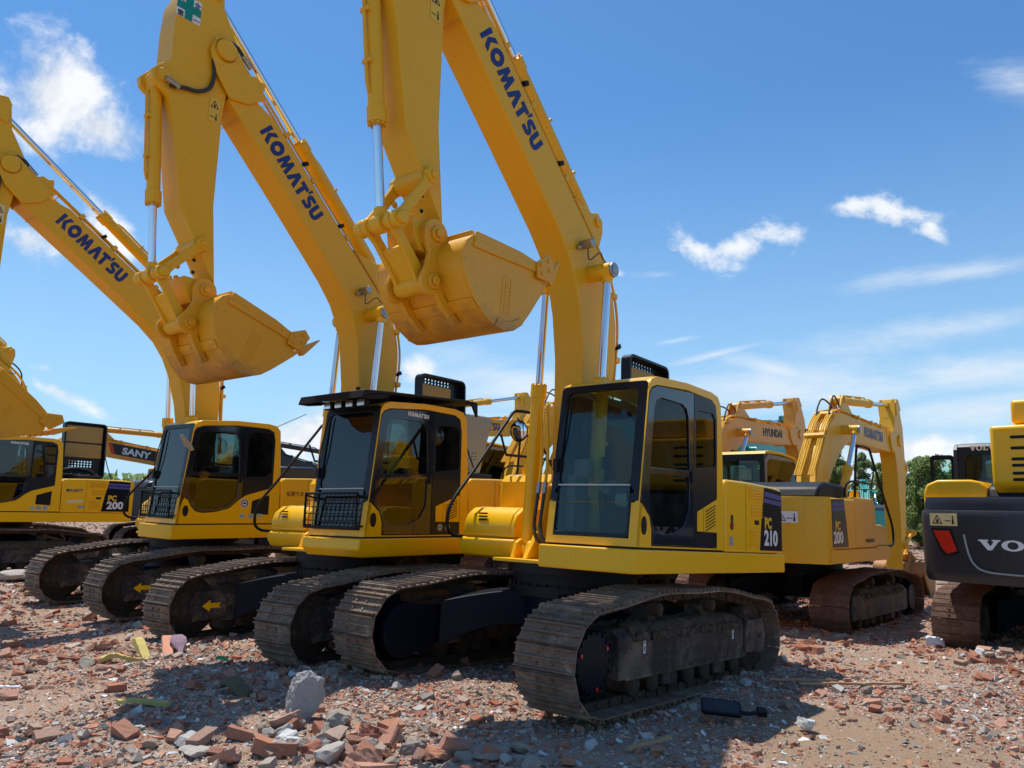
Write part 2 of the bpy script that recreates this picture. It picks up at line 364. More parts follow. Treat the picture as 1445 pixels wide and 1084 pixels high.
def build_track(root, side, C, front_sprocket):
    """side +1 / -1 ; y centre 1.15"""
    mw = Matrix.Translation((0, 1.15 * side, 0)) @ (Matrix.Identity(4) if front_sprocket else Matrix.Rotation(math.pi, 4, 'Z'))
    out = side if front_sprocket else -side      # outer side in the local frame
    def frame_fn(mb):
        # box section with chamfered top, full length, outer face at y=.20
        prof = [(-.20, .262), (.20, .262), (.20, .585), (.13, .665), (-.13, .665), (-.20, .585)]
        mb.loft([[(x, y * out, z + dz) for y, z in prof] for x, dz in ((-1.28, -.02), (-1.1, 0), (1.0, 0), (1.26, 0))])
        mb.prism([(-1.55, .33), (-1.25, .28), (-1.25, .66), (-1.5, .60), (-1.72, .50), (-1.72, .38)], -.21, .21)
        # guards under the frame
        for x in (.41, -.61):
            for sg in (1, -1): mb.prism([(x - .10, .32), (x + .10, .32), (x + .09, .15), (x - .09, .15)], .165 * out * sg, .195 * out * sg)
        for sg in (1, -1): mb.box(-1.2, 1.15, *sorted((.192 * out * sg, .208 * out * sg)), .250, .275)
        for x in (-.52, .55): mb.box(x - .07, x + .07, -.10, .10, .64, .80)
        # inner bracket for the drive
        mb.prism([(1.1, .28), (1.5, .30), (1.5, .6), (1.1, .68)], -.20 * out, -.12 * out)
    t = part('track', ('tf', out), frame_fn, M['trackframe'], root, mw, .012)
    part('mud_layer', ('mud', out), lambda mb: mud_fn(mb, out), M['mud'], t, smooth=80)
    part('track_shoes', ('shoes', C.get('grouser', .030), 1), shoes_fn(C.get('grouser', .030), 3), M[C.get('shoe', 'shoe')], t, smooth=0)
    part('track_chain', 'chain', chain_fn, M['chain'], t, smooth=0)
    def sprocket(mb):
        n = 44; pts = []
        for i in range(n * 1):
            a = 2 * math.pi * i / n; r = .36 if (i % 4) in (1, 2) else .31; pts.append((1.615 + r * math.cos(a), .435 + r * math.sin(a)))
        mb.prism(pts, -.03, .03)
        mb.lathe((1.615, .0, .435), (0, out, 0), [(-.12, .22), (.03, .25), (.12, .255), (.17, .25), (.19, .235), (.20, .19)], 28)
        for i in range(18):
            a = 2 * math.pi * i / 18; p = (1.615 + .228 * math.cos(a), 0, .435 + .228 * math.sin(a)); mb.cyl((p[0], .185 * out, p[2]), (p[0], .205 * out, p[2]), .013, n=6)
    part('sprocket', ('spr', out), sprocket, M['navy'], t, smooth=40)
    for a_ in (150, 20, -100): part('paint_mark', ('pm', out), lambda mb: mb.cyl((0, .2045 * out, 0), (0, .2075 * out, 0), .018, n=8), M['red'], t, Matrix.Translation((1.615 + .20 * math.cos(R(a_)), 0, .435 + .20 * math.sin(R(a_)))))
    def motor(mb):   # travel motor cover on the inner side
        mb.prism([(1.58 + .27 * math.cos(R(a)), .42 + .26 * math.sin(R(a))) for a in range(-90, 91, 15)] + [(1.1, .66), (1.05, .3)], -.20 * out, -.27 * out)
        for p in ((1.68, .62), (1.68, .24), (1.2, .62), (1.25, .32)): mb.cyl((p[0], -.265 * out, p[1]), (p[0], -.282 * out, p[1]), .014, n=8)
    part('motor_cover', ('mot', out), motor, M['navy'], t, bevel=.012)
    def idler(mb):
        mb.lathe((-1.615, -.19, .435), (0, 1, 0), [(0, .10), (.02, .16), (.06, .20), (.08, .31), (.10, .335), (.14, .345), (.16, .36), (.22, .36), (.24, .345), (.28, .335), (.30, .31), (.32, .20), (.36, .16), (.38, .10)], 32)
    part('idler', 'idl', idler, M['chain'], t, smooth=40)
    def plate(mb):
        for s in (-1, 1): mb.prism([(-1.66, .27), (-1.22, .30), (-1.22, .62), (-1.66, .63), (-1.72, .45)], s * .205, s * .235)
        for s in (-1, 1): mb.cyl((-1.60, s * .23, .45), (-1.60, s * .245, .45), .035, n=14)
    part('idler_guard', 'idg', plate, M['trackframe'], t, bevel=.01)
    for x in (-1.12, -.78, -.44, -.10, .24, .58, .92):
        part('roller', 'rol', lambda mb: mb.lathe((0, -.17, 0), (0, 1, 0), [(0, .04), (.01, .075), (.03, .10), (.06, .10), (.065, .085), (.275, .085), (.28, .10), (.31, .10), (.33, .075), (.34, .04)], 18), M['chain'], t, Matrix.Translation((x, 0, .195)), smooth=40)
    for x in (-.52, .55):
        part('carrier_roller', 'crl', lambda mb: (mb.lathe((0, -.20, 0), (0, 1, 0), [(0, .02), (.002, .035), (.012, .038), (.014, .055), (.05, .066), (.35, .066), (.386, .055), (.388, .038), (.398, .035), (.40, .02)], 18)), M['chain'], t, Matrix.Translation((x, 0, .800)), smooth=40)
    return t
def mud_fn(mb, out):
    rnd = random.Random(5)
    for s in (1, -1):
        for i in range(220):
            x = rnd.uniform(-1.15, 1.05); h = rnd.random() ** 1.6; y = .20 * out * s - out * s * h * .12; z = .585 + .10 * h * rnd.uniform(.3, 1)
            r = rnd.uniform(.012, .045); vs = []
            for k in range(8): vs.append((x + r * rnd.uniform(.6, 1.3) * (1 if k & 1 else -1), y + r * .7 * rnd.uniform(.6, 1.2) * (1 if k & 2 else -1), z + r * .8 * rnd.uniform(.6, 1.2) * (1 if k & 4 else -1)))
            mb.add(vs, [(0, 1, 3, 2), (4, 6, 7, 5), (0, 4, 5, 1), (2, 3, 7, 6), (0, 2, 6, 4), (1, 5, 7, 3)])
    for s in (1, -1):
        xs = [-1.15 + 2.2 * i / 30 for i in range(31)]
        rings = [[(x, s * .205 * out, .545 + .03 * rnd.random()), (x, s * .212 * out, .59), (x, s * .15 * out, .66 + .05 * rnd.random()), (x, s * .06 * out, .68 + .04 * rnd.random()), (x, s * .06 * out, .60), (x, s * .15 * out, .55)] for x in xs]
        mb.loft(rings)

def xframe_fn(mb):
    mb.prism([(.62 * math.cos(R(a)), .62 * math.sin(R(a))) for a in range(0, 360, 15)], .46, .84, 'xy')
    for sx in (-1, 1):
        for sy in (-1, 1):
            A = Vector((.30 * sx, .25 * sy)); B = Vector((1.02 * sx, .97 * sy)); d = (B - A).normalized(); w = Vector((-d.y, d.x))
            rings = []
            for k in range(9):
                t = k / 8; p = A + (B - A) * t; hw = .24 - .02 * t; zt = .86 - .16 * t ** 1.6; zb = .50 - .24 * max(0, (t - .35) / .65) ** 1.5
                rings.append([(p.x + w.x * q, p.y + w.y * q, z) for q, z in ((-hw, zb), (hw, zb), (hw, zt), (-hw, zt))])
            mb.loft(rings)
def bearing_fn(mb):
    mb.lathe((0, 0, .80), (0, 0, 1), [(0, .70), (.10, .70), (.10, .66), (.22, .66), (.22, .72), (.33, .72)], 40)
    for i in range(36): a = 2 * math.pi * i / 36; mb.cyl((.685 * math.cos(a), .685 * math.sin(a), .895), (.685 * math.cos(a), .685 * math.sin(a), .925), .016, n=6)

CABX = lambda z: 1.02 - .12 * (z - 1.34)      # front plane of the cab
def rrect(x0, x1, z0, z1, r, n=4):
    P = []
    for cx, cz, a in ((x1 - r, z1 - r, 0), (x0 + r, z1 - r, 90), (x0 + r, z0 + r, 180), (x1 - r, z0 + r, 270)):
        for i in range(n + 1): t = R(a + 90 * i / n); P.append((cx + r * math.cos(t), cz + r * math.sin(t)))
    return P
def build_cab(root, C):
    style = C['cab']; ym, yl = .36, 1.35
    ypaint = M[C.get('cabpaint', C['paint'])]
    outline = [(1.02, 1.345), (CABX(2.82), 2.82), (.80, 2.88), (.70, 2.92), (.1, 2.965), (-.45, 2.965), (-.60, 2.94), (-.67, 2.86), (-.72, 2.2), (-.74, 1.345)]
    side = lambda yy: (lambda a, b, w: (a, yy - w, b))
    if style == 'A': black = [(.975, 1.72), (.935, 1.72), (.90, 1.70), (.80, 1.62), (.76, 1.50), (.76, 1.36), (-.585, 1.36), (-.585, 2.68), (-.55, 2.84), (-.45, 2.885), (.1, 2.895), (.70, 2.84), (.80, 2.80), (.84, 2.74)]
    else: black = [(.965, 1.76), (.85, 1.70), (.79, 1.60), (.72, 1.53), (.60, 1.505), (.40, 1.52), (.16, 1.58), (.02, 1.70), (-.12, 1.79), (-.59, 1.92), (-.585, 2.70), (-.55, 2.84), (-.45, 2.885), (.1, 2.895), (.70, 2.84), (.80, 2.80), (.84, 2.74)]
    cab = part('cab', ('shell', style), lambda mb: mb.panel(outline, [black], side(yl), .05), ypaint, root, bevel=.006)
    # roof, rear wall, right wall, floor
    def roof(mb):
        prof = [(CABX(2.82) - .004, 2.82), (.80, 2.885), (.70, 2.925), (.1, 2.97), (-.45, 2.97), (-.60, 2.945), (-.675, 2.86), (-.64, 2.86), (-.58, 2.91), (.1, 2.93), (.70, 2.88), (.79, 2.82)]
        mb.prism(prof, ym + .002, yl - .052)
    part('roof', 'roof', roof, ypaint if style != 'V' else M['grey_body'], cab, bevel=.006)
    rear = lambda a, b, w: (-.72 + .03 * (b - 1.34) + w, a, b)
    part('rear_wall', 'rw', lambda mb: mb.panel([(ym, 1.345), (yl - .052, 1.345), (yl - .052, 2.90), (ym, 2.90)], [rrect(ym + .09, yl - .14, 2.0, 2.78, .07)], rear, .04), M['black'], cab)
    part('rear_window', 'rwg', lambda mb: mb.panel(rrect(ym + .08, yl - .13, 1.99, 2.79, .07), [], lambda a, b, w: rear(a, b, w + .015), .006), M['glass'], cab)
    rw = [(1.0, 1.36), (.84, 2.80), (.70, 2.88), (-.5, 2.90), (-.64, 2.80), (-.68, 1.36)]
    part('inner_wall', 'iw', lambda mb: mb.panel(rw, [[(.86, 1.80), (.77, 2.74), (.66, 2.82), (-.46, 2.82), (-.56, 2.74), (-.58, 1.80)]], side(ym + .04), .04), M['console'], cab)
    part('side_window', 'iwg', lambda mb: mb.panel([(.87, 1.79), (.78, 2.75), (.66, 2.83), (-.46, 2.83), (-.57, 2.75), (-.59, 1.79)], [], side(ym + .022), .006), M['glass'], cab)
    part('cab_floor', 'fl', lambda mb: mb.box(-.7, 1.0, ym, yl - .055, 1.34, 1.40), M['matt_black'], cab)
    # black side: door and rear quarter
    y1 = yl - .006
    fin = [(p[0] + (.012 if p[0] > 0 else -.012), p[1]) for p in black]
    if style == 'A':
        door = [(.885, 1.37), (.885, 1.66) , (.935, 1.725), (.955, 1.725), (.825, 2.78), (.70, 2.835), (-.045, 2.88), (-.045, 1.37)]
        door = [(.745, 1.37), (.75, 1.52), (.80, 1.63), (.90, 1.715), (.962, 1.73), (.842, 2.72), (.80, 2.79), (.70, 2.83), (-.045, 2.885), (-.045, 1.37)]
        win = [(.80, 2.06), (.745, 2.62), (.70, 2.70), (.62, 2.73), (.20, 2.735), (.11, 2.70), (.07, 2.62), (.03, 2.10)]
        win2 = [(.805, 2.0), (.79, 1.66), (.70, 1.50), (.55, 1.47), (.35, 1.48), (.15, 1.56), (.045, 1.72), (.03, 2.04)]
        quarter = [(-.055, 1.37), (-.055, 2.885), (-.45, 2.88), (-.55, 2.835), (-.58, 2.68), (-.58, 1.37)]
        qwin = [(-.10, 2.13), (-.10, 2.66), (-.14, 2.72), (-.48, 2.74), (-.54, 2.68), (-.55, 2.24), (-.52, 2.19)]
    else:
        door = [(.955, 1.76), (.84, 1.70), (.78, 1.60), (.72, 1.54), (.60, 1.515), (.40, 1.53), (.17, 1.59), (.03, 1.71), (-.045, 1.76), (-.045, 2.88), (.70, 2.83), (.80, 2.79), (.835, 2.73)]
        win = [(.83, 2.12), (.765, 2.60), (.72, 2.72), (.62, 2.755), (.20, 2.765), (.11, 2.74), (.07, 2.65), (.03, 2.13)]
        win2 = [(.84, 2.07), (.86, 1.80), (.78, 1.66), (.70, 1.58), (.60, 1.56), (.40, 1.57), (.19, 1.63), (.06, 1.75), (.03, 2.08)]
        quarter = [(-.055, 1.775), (-.055, 2.88), (-.45, 2.88), (-.55, 2.835), (-.58, 2.70), (-.585, 1.925)]
        qwin = [(-.09, 2.08), (-.09, 2.74), (-.14, 2.80), (-.48, 2.82), (-.54, 2.76), (-.55, 2.18), (-.45, 2.10)]
    def inset(P, d=.012):
        cx = sum(p[0] for p in P) / len(P); cz = sum(p[1] for p in P) / len(P)
        return [(p[0] + math.copysign(d, cx - p[0]) * -1, p[1] + math.copysign(d, cz - p[1]) * -1) for p in P]
    dm = M['door_black']
    d = part('door', ('door', style), lambda mb: mb.panel(door, [win, win2], side(y1 + .010), .04), dm, cab, bevel=.004)
    part('door_window', ('dw', style), lambda mb: mb.panel(inset(win), [], side(y1 - .006), .006), M['glass'] if C.get('clearq') else M['glass_mid'], d)
    part('lower_door_window', ('dw2', style), lambda mb: mb.panel(inset(win2), [], side(y1 - .007), .006), M['glass_dark'], d)
    part('door_handle', ('dh', style), lambda mb: mb.box(-.02, .02, y1 + .008, y1 + .03, 1.98, 2.10), M['matt_black'], d, bevel=.006)
    q = part('quarter_panel', ('qp', style), lambda mb: mb.panel(quarter, [qwin], side(y1 + .007), .04), M['black'], cab, bevel=.004)
    part('quarter_window', ('qw', style), lambda mb: mb.panel(inset(qwin), [], side(y1 - .006), .006), M['glass'] if C.get('clearq') else M['glass_dark'], q)
    # yellow louvre patch
    if style == 'A':
        lou = [(-.13, 1.52), (-.13, 1.71), (-.57, 1.86), (-.57, 1.52)]
        lp = part('louvre', 'louA', lambda mb: mb.panel(lou, [], side(y1 + .013), .006), ypaint, cab, bevel=.003)
        def sl(mb):
            for k in range(8):
                z = 1.56 + k * .032; x1 = -.57 + .04; x0 = -.30
                mb.box(x1, x0, y1 + .0135, y1 + .0165, z, z + .010, Matrix.Rotation(R(18), 3, 'Y'), ((x0 + x1) / 2, 0, z)) if z < 1.77 else None
            mb.box(-.262, -.258, y1 + .0135, y1 + .0145, 1.52, 1.755)
        part('slot', 'slA', sl, M['matt_black'], lp)
    else:
        lp = part('louvre', 'louB', lambda mb: mb.panel([(-.22, 1.50), (-.23, 1.70), (-.54, 1.80), (-.54, 1.48)], [], side(yl + .004), .004), M['matt_black'], cab, bevel=.003)
        part('slot', 'slB', lambda mb: [mb.box(-.52, -.25, yl + .004, yl + .008, 1.51 + k * .024, 1.518 + k * .024) for k in range(9)], M['black'], lp)
    part('fuel_cap_cover', ('oval', style), lambda mb: mb.prism([(.895 - (.02 if style == 'B' else 0) + .045 * math.cos(R(a)), 1.535 + .082 * math.sin(R(a))) for a in range(0, 360, 15)], yl - .002, yl + .006), M['matt_black'], cab)
    # front
    fr = lambda a, b, w: (CABX(b) - w, a, b)
    part('front_panel', 'fp', lambda mb: mb.panel([(ym, 1.345), (yl, 1.345), (yl, 1.73), (ym, 1.73)], [[(ym + .075, 1.42), (yl - .085, 1.42), (yl - .085, 1.74), (ym + .075, 1.74)][:0] or rrect(ym + .075, yl - .085, 1.415, 1.729, .001, 1)], fr, .05), ypaint, cab, bevel=.004)
    def ffr(mb):
        fr2 = lambda a, b, w: (CABX(b) - w + .004, a, b)
        o = [(ym + .077, 1.45), (ym + .10, 1.417), (yl - .11, 1.417), (yl - .087, 1.45), (yl - .087, 1.735), (yl - .012, 1.75)] + rrect(ym + .005, yl - .012, 1.735, 2.865, .05)[:10] + [(ym + .005, 1.75), (ym + .077, 1.735)]
        mb.panel(o, [rrect(ym + .085, yl - .11, 1.90, 2.80, .06), [(ym + .11, 1.455), (yl - .13, 1.455), (yl - .11, 1.49), (yl - .11, 1.885), (ym + .085, 1.885), (ym + .09, 1.49)]], fr2, .055)
    part('windscreen_frame', 'wf', ffr, M['black'], cab, bevel=.004)
    part('windscreen', 'ws', lambda mb: mb.panel(rrect(ym + .075, yl - .10, 1.895, 2.81, .06), [], lambda a, b, w: (CABX(b) - w - .012, a, b), .006), M['glass'] if C.get('clearq') else M['glass_mid'], cab)
    part('lower_windscreen', 'lws', lambda mb: mb.panel(rrect(ym + .095, yl - .115, 1.44, 1.888, .04), [], lambda a, b, w: (CABX(b) - w - .014, a, b), .006), M[C.get('lowglass', 'glass')], cab)
    part('glazing_bar', 'gb', lambda mb: mb.box(CABX(1.89) - .02, CABX(1.89) + .006, ym + .085, yl - .11, 1.882, 1.896), M['steel'], cab)
    def wiper(mb):
        mb.tube([(CABX(2.1) + .03, ym + .05, 2.1), (CABX(2.3) + .05, ym + .06, 2.35), (CABX(2.75) + .03, ym + .10, 2.78)], .008, 6)
        mb.box(CABX(2.05) - .01, CABX(2.05) + .04, ym + .02, ym + .07, 2.02, 2.14)
    part('wiper', 'wip', wiper, M['matt_black'], cab)
    # interior
    def seat(mb):
        mb.box(-.25, .25, .62, 1.10, 1.72, 1.86); mb.box(-.15, .15, .72, 1.0, 1.40, 1.72)
        mb.prism([(-.16, 1.84), (-.30, 1.84), (-.44, 2.40), (-.31, 2.42)], .63, 1.09)
        mb.prism([(-.34, 2.44), (-.44, 2.44), (-.48, 2.66), (-.37, 2.66)], .74, .98)
    s = part('seat', 'seat', seat, M['seat_grey'] if style == 'A' else M['seat'], cab, bevel=.035, seg=3)
    part('armrest', 'arm', lambda mb: (mb.box(-.2, .32, .50, .60, 1.84, 1.98), mb.box(-.2, .32, 1.12, 1.22, 1.84, 1.98)), M['console'], cab, bevel=.02)
    part('control_lever', 'lev', lambda mb: [(mb.tube([(.27, y, 1.95), (.31, y, 2.12)], .013), mb.box(.285, .335, y - .025, y + .025, 2.10, 2.22), mb.tube([(.62, y * .5 + .45, 1.40), (.66, y * .5 + .45, 1.85)], .012)) for y in (.55, 1.17)], M['matt_black'], cab)
    part('monitor', 'mon', lambda mb: (mb.box(.62, .72, .44, .62, 1.98, 2.16), mb.box(.60, .80, .42, .52, 1.40, 2.0)), M['console'], cab, bevel=.02)
    part('rear_console', 'rc', lambda mb: mb.box(-.66, -.38, .42, 1.26, 1.40, 1.98), M['console'], cab, bevel=.03)
    if C.get('visor'):
        def vis(mb):
            mb.prism([(1.20, 2.90), (1.16, 3.0), (.72, 3.03), (-.62, 3.10), (-.80, 3.085), (-.80, 3.06), (-.6, 3.07), (.7, 3.0), (1.10, 2.955)], ym - .12, yl + .06)
            mb.prism([(-.82, 3.09), (-.60, 3.10), (-.60, 3.05), (-.72, 3.03), (-.80, 2.90), (-.83, 2.90)], yl + .03, yl + .06)
            mb.prism([(1.20, 2.90), (1.10, 2.955), (.74, 2.99), (.86, 2.93), (1.05, 2.90)], yl + .02, yl + .06)
            mb.prism([(1.20, 2.90), (1.10, 2.955), (.74, 2.99), (.86, 2.93), (1.05, 2.90)], ym - .12, ym - .08)
            for x in (.6, 0, -.55): mb.box(x - .03, x + .03, .5, 1.2, 2.93, 3.03)
        v = part('roof_guard', 'vis', vis, M['matt_black'], cab, bevel=.008)
        for k in range(4):
            y = .62 + k * .20
            lm = part('roof_lamp', ('rl', k), lambda mb: mb.box(.97, 1.05, y - .07, y + .07, 2.83, 2.925), M['matt_black'], cab, bevel=.012)
            part('lens', ('rll', k), lambda mb: mb.box(1.05, 1.056, y - .058, y + .058, 2.842, 2.913), M['amber'], lm)
        part('beacon_bracket', 'bb', lambda mb: (mb.box(.45, .53, ym + .1, ym + .2, 3.04, 3.14), mb.tube([(.49, ym + .15, 3.03), (.49, ym + .15, 3.2)], .03)), M['matt_black'], cab, bevel=.01)
    if C.get('grille'):
        def gr(mb):
            X = 1.10; a, b, z0, z1 = ym + .02, yl - .02, 1.40, 1.83
            mb.tube([(X, a, z0 + .04), (X, a, z1), (X, b - .03, z1), (X, b - .03, z0 + .04), (X, a, z0 + .04)], .016, 8, False)
            for k in range(1, 5): mb.tube([(X, a, z0 + .04 + k * .078), (X, b - .03, z0 + .04 + k * .078)], .006, 6)
            for k in range(1, 12): mb.tube([(X, a + k * .078, z0 + .04), (X, a + k * .078, z1)], .005, 5)
            for y in (a, b - .03): mb.tube([(X, y, z1 - .02), (CABX(1.8), y, z1 - .05)], .012); mb.tube([(X, y, z0 + .06), (CABX(1.45), y, z0 + .06)], .012)
        part('windscreen_guard', 'grl', gr, M['matt_black'], cab)
    if C.get('cablogo'):
        part('lettering', 'clg', logo_fn("KOMAT'SU", .052, .36), M['white'], cab, frame((.41, y1 + .0115, 2.785), (-1, 0, -.02), (0, 0, 1)))
    for k, (x, z, r, mt) in enumerate(C.get('dots', [])):
        s = part('round_sticker', ('rs', r), lambda mb: mb.cyl((0, 0, 0), (0, 0, .0018), r, n=24), M['white'], cab, frame((x, yl + .002 if style == 'B' else y1 + .008, z), (-1, 0, 0), (0, 0, 1)))
        part('emblem', ('rse', r), lambda mb: (mb.panel(ell(0, 0, r * .86, r * .86, 20), [ell(0, 0, r * .62, r * .62, 20)], lambda a, b, w: (a, b, .003 - w), .001), mb.panel(rrect(-r * .4, r * .4, -r * .2, r * .25, r * .1), [], lambda a, b, w: (a, b, .003 - w), .001)), M[mt], s)
    return cab

def build_body(root, C):
    yp = M[C['paint']]; key = C['paint']
    # deck skirts
    def dl(mb):
        if C.get('skirt') == 'bevel':
            mb.loft([[(x0, .36, z), (x0, 1.36 - i, z), (-2.36, 1.36 - i, z), (-2.36, .36, z)] for x0, z, i in ((1.02, 1.115, .03), (1.10, 1.20, 0), (1.09, 1.325, 0))])
        else: mb.prism([(1.095, .34), (1.095, 1.30), (1.07, 1.365), (-2.40, 1.365), (-2.40, .34)], 1.115, 1.325, 'xy')
    deck = part('deck', ('dl', C.get('skirt'), key), dl, yp, root, bevel=.014, seg=3)
    part('deck_gap', 'dg', lambda mb: mb.box(-2.3, 1.0, .37, 1.33, 1.32, 1.345), M['matt_black'], deck)
    part('swing_frame', 'dc', lambda mb: (mb.box(-2.3, .72, -.55, .345, 1.12, 1.155), mb.box(-2.3, -.3, -1.2, 1.2, 1.135, 1.30)), yp, deck, bevel=.006)
    def brackets(mb):
        for y in (-.27, .21): mb.prism([(.58, 1.155), (.46, 1.32), (.30, 1.62), (.22, 1.90), (.10, 2.0), (-.05, 2.0), (-.4, 1.7), (-1.1, 1.5), (-1.1, 1.155)], y, y + .06)
        for y in (-.50, -.33, .29, .46): mb.prism([(.50, 1.155), (.44, 1.32), (.36, 1.36), (.22, 1.34), (.10, 1.155)], y, y + .05)
    part('boom_bracket', 'bb', brackets, yp, deck, bevel=.01)
    part('frame_cavity', 'fc', lambda mb: mb.box(-.72, -.2, -.5, .34, 1.16, 2.0), M['matt_black'], deck)
    # left engine side
    cwm = M[C.get('cw', C['paint'])]
    def ls(mb): mb.prism([(-.755, 1.33), (-.755, 2.03), (-.80, 2.085), (-1.3, 2.10), (-2.1, 2.10), (-2.32, 2.09), (-2.34, 1.33)], .42, 1.36)
    lsp = part('engine_side_panel', ('ls', key), ls, yp, root, bevel=.03, seg=4)
    for (z0, z1, xa, xb, n) in ((1.90, 2.05, -1.36, -1.74, 5), (1.72, 1.85, -1.42, -1.72, 4), (1.39, 1.60, -1.38, -1.62, 6)):
        def lou(mb):
            h = (z1 - z0) / n
            mb.box(xb - .01, xa + .01, 1.357, 1.3615, z0 - .01, z1 + .005)
            for k in range(n):
                z = z0 + h * k; mb.prism([(1.361, z), (1.378, z + h * .20), (1.376, z + h * .45), (1.361, z + h * .75)], xb, xa, 'yz')
        part('louvre', ('lo', key, n), lou, yp, lsp, smooth=0)
    part('panel_seam', 'ps', lambda mb: (mb.box(-1.285, -1.28, 1.359, 1.3615, 1.34, 2.07), mb.box(-1.80, -1.797, 1.359, 1.3612, 1.36, 2.07), mb.box(-1.64, -1.52, 1.36, 1.364, 1.64, 1.69)), M['matt_black'] if 0 else M['steel'] if 0 else M['matt_black'], lsp)
    def middle(mb):
        mb.box(-2.2, -.76, -.62, .43, 1.32, 2.07)
        mb.prism([(-2.1, 2.06), (-.9, 2.06), (-.95, 2.12), (-2.05, 2.12)], -.55, .4)
    part('engine_bay', 'mid', middle, M['matt_black'], root, bevel=.02)
    # counterweight
    def cw(mb):
        P = [(-2.20, 1.345), (-2.37, 1.345)] + [(-2.37 - .10 * math.sin(R(a)) - .04 * (a / 90), 1.345 - .10 * (1 - math.cos(R(a)))) for a in (30, 60, 90)]
        P2 = []
        for k in range(-20, 21, 4):
            a = R(k * 1.30); P2.append((-2.76 * math.cos(a), -2.76 * math.sin(a)))
        left = [(-2.20, 1.345), (-2.345, 1.345), (-2.42, 1.325), (-2.46, 1.27)]
        full = left + [p for p in sorted(P2, key=lambda p: -p[1]) if abs(p[1]) < 1.2] + [(x, -y) for x, y in reversed(left)]
        cx = sum(p[0] for p in full) / len(full)
        rings = []
        for z, s in ((1.12, .955), (1.17, .985), (1.30, 1.0), (2.0, 1.0), (2.06, .985), (2.09, .96)):
            rings.append([(-2.2 + (x + 2.2) * s, y * (1 if s == 1 else .992), z) for x, y in full])
        mb.loft(rings)
    cwo = part('counterweight', ('cw', C.get('cw', key)), cw, cwm, root, smooth=30)
    # plate with model number, both sides
    mdl = C.get('model')
    for s in (1, -1):
        pl = [(-1.80, 2.075), (-2.10, 2.070), (-2.31, 2.055), (-2.325, 1.36), (-1.665, 1.36), (-1.72, 1.72), (-1.77, 1.93)]
        if mdl:
            y0 = 1.3612 * s
            p = part('model_plate', ('pl', s), lambda mb: mb.prism(pl, 1.358 * s, 1.3635 * s), M['grey_body'] if C.get('oldplate') else M['navy'], lsp if s > 0 else root)
            part('stripe', ('strp', s), lambda mb: (mb.prism([(-1.775, 1.905), (-2.315, 1.885), (-2.315, 1.935), (-1.785, 1.955)], 1.363 * s, 1.3655 * s), mb.prism([(-1.79, 1.975), (-2.313, 1.955), (-2.31, 2.01), (-1.80, 2.03)], 1.363 * s, 1.3655 * s)), M['blue_stripe'], p)
            f1 = frame((-1.80, 1.3645, 1.615), (-1, 0, 0), (0, 0, 1)) if s > 0 else frame((-2.20, -1.3645, 1.615), (1, 0, 0), (0, 0, 1))
            f2 = frame((-1.785, 1.3645, 1.425), (-1, 0, 0), (0, 0, 1)) if s > 0 else frame((-2.29, -1.3645, 1.425), (1, 0, 0), (0, 0, 1))
            part('lettering', 'PC', text_fn('PC', .17, .008, 'LEFT', 1.0), M['yellow_letter'], p, f1)
            part('number', ('num', mdl), text_fn(mdl, .235, .009, 'LEFT', 1.12), M['white'], p, f2)
    # right side: tool box, tank, engine side
    def lowbox(mb): mb.prism([(.33, 1.355), (.38, 1.33), (.385, 1.24), (.33, 1.15), (.25, 1.125), (-2.36, 1.125), (-2.36, 1.325), (-.3, 1.325), (-.3, 1.355)], -1.365, -.56)
    part('lower_box', ('lb', key), lowbox, yp, deck, bevel=.02, seg=3)
    tb = part('toolbox', ('tb', key), lambda mb: mb.prism([(-.28, 1.36), (-.28, 1.70), (.05, 1.70), (.20, 1.675), (.30, 1.60), (.345, 1.50), (.35, 1.36)], -1.34, -.58), yp, root, bevel=.018, seg=3)
    part('vent', 'tbv', lambda mb: [mb.box(.327, .345, -1.12, -1.0, 1.50 + k * .035, 1.518 + k * .035) for k in range(4)], M['matt_black'], tb)
    part('box_lid', ('tbl', key), lambda mb: mb.prism([(.16, 1.689), (.21, 1.681), (.31, 1.605), (.352, 1.50), (.356, 1.41), (.351, 1.40), (.345, 1.50), (.30, 1.60), (.20, 1.675)], -1.30, -.64), yp, tb, bevel=.002)
    tk = part('tank', ('tk', key), lambda mb: mb.prism([(-.27, 1.33), (-.27, 2.02), (-.33, 2.095), (-.42, 2.12), (-1.30, 2.12), (-1.30, 1.33)], -1.35, -.57), yp, root, bevel=.03, seg=4)
    part('filler_cap', ('fil', key), lambda mb: (mb.cyl((-.5, -1.1, 2.11), (-.5, -1.1, 2.22), .075), mb.cyl((-.5, -1.1, 2.22), (-.5, -1.1, 2.25), .05)), M['yellow'], tk)
    part('pump_side_panel', ('rs', key), lambda mb: mb.prism([(-1.31, 1.33), (-1.31, 2.08), (-2.32, 2.08), (-2.34, 1.33)], -1.36, -.62), yp, root, bevel=.03, seg=4)
    # handrail + mirror
    hr = part('handrail', 'hr', lambda mb: (mb.tube([(.30, -1.35, 1.345), (.50, -1.36, 1.36), (.60, -1.36, 1.46), (.55, -1.36, 1.72), (.2, -1.36, 2.13), (-.36, -1.36, 2.80), (-.47, -1.36, 2.92), (-.60, -1.35, 2.95), (-.86, -1.33, 2.95), (-.93, -1.3, 2.88), (-.95, -1.25, 2.12)], .021, 8),), M['matt_black'], root)
    if C.get('rail2', True): part('crossbar', 'hr2', lambda mb: (mb.tube([(-.33, -1.33, 2.36), (-1.2, -1.25, 2.36), (-1.28, -1.2, 2.12)], .017, 8), mb.tube([(-.33, -1.33, 2.36), (-.22, -1.34, 2.60)], .014)), M['matt_black'], hr)
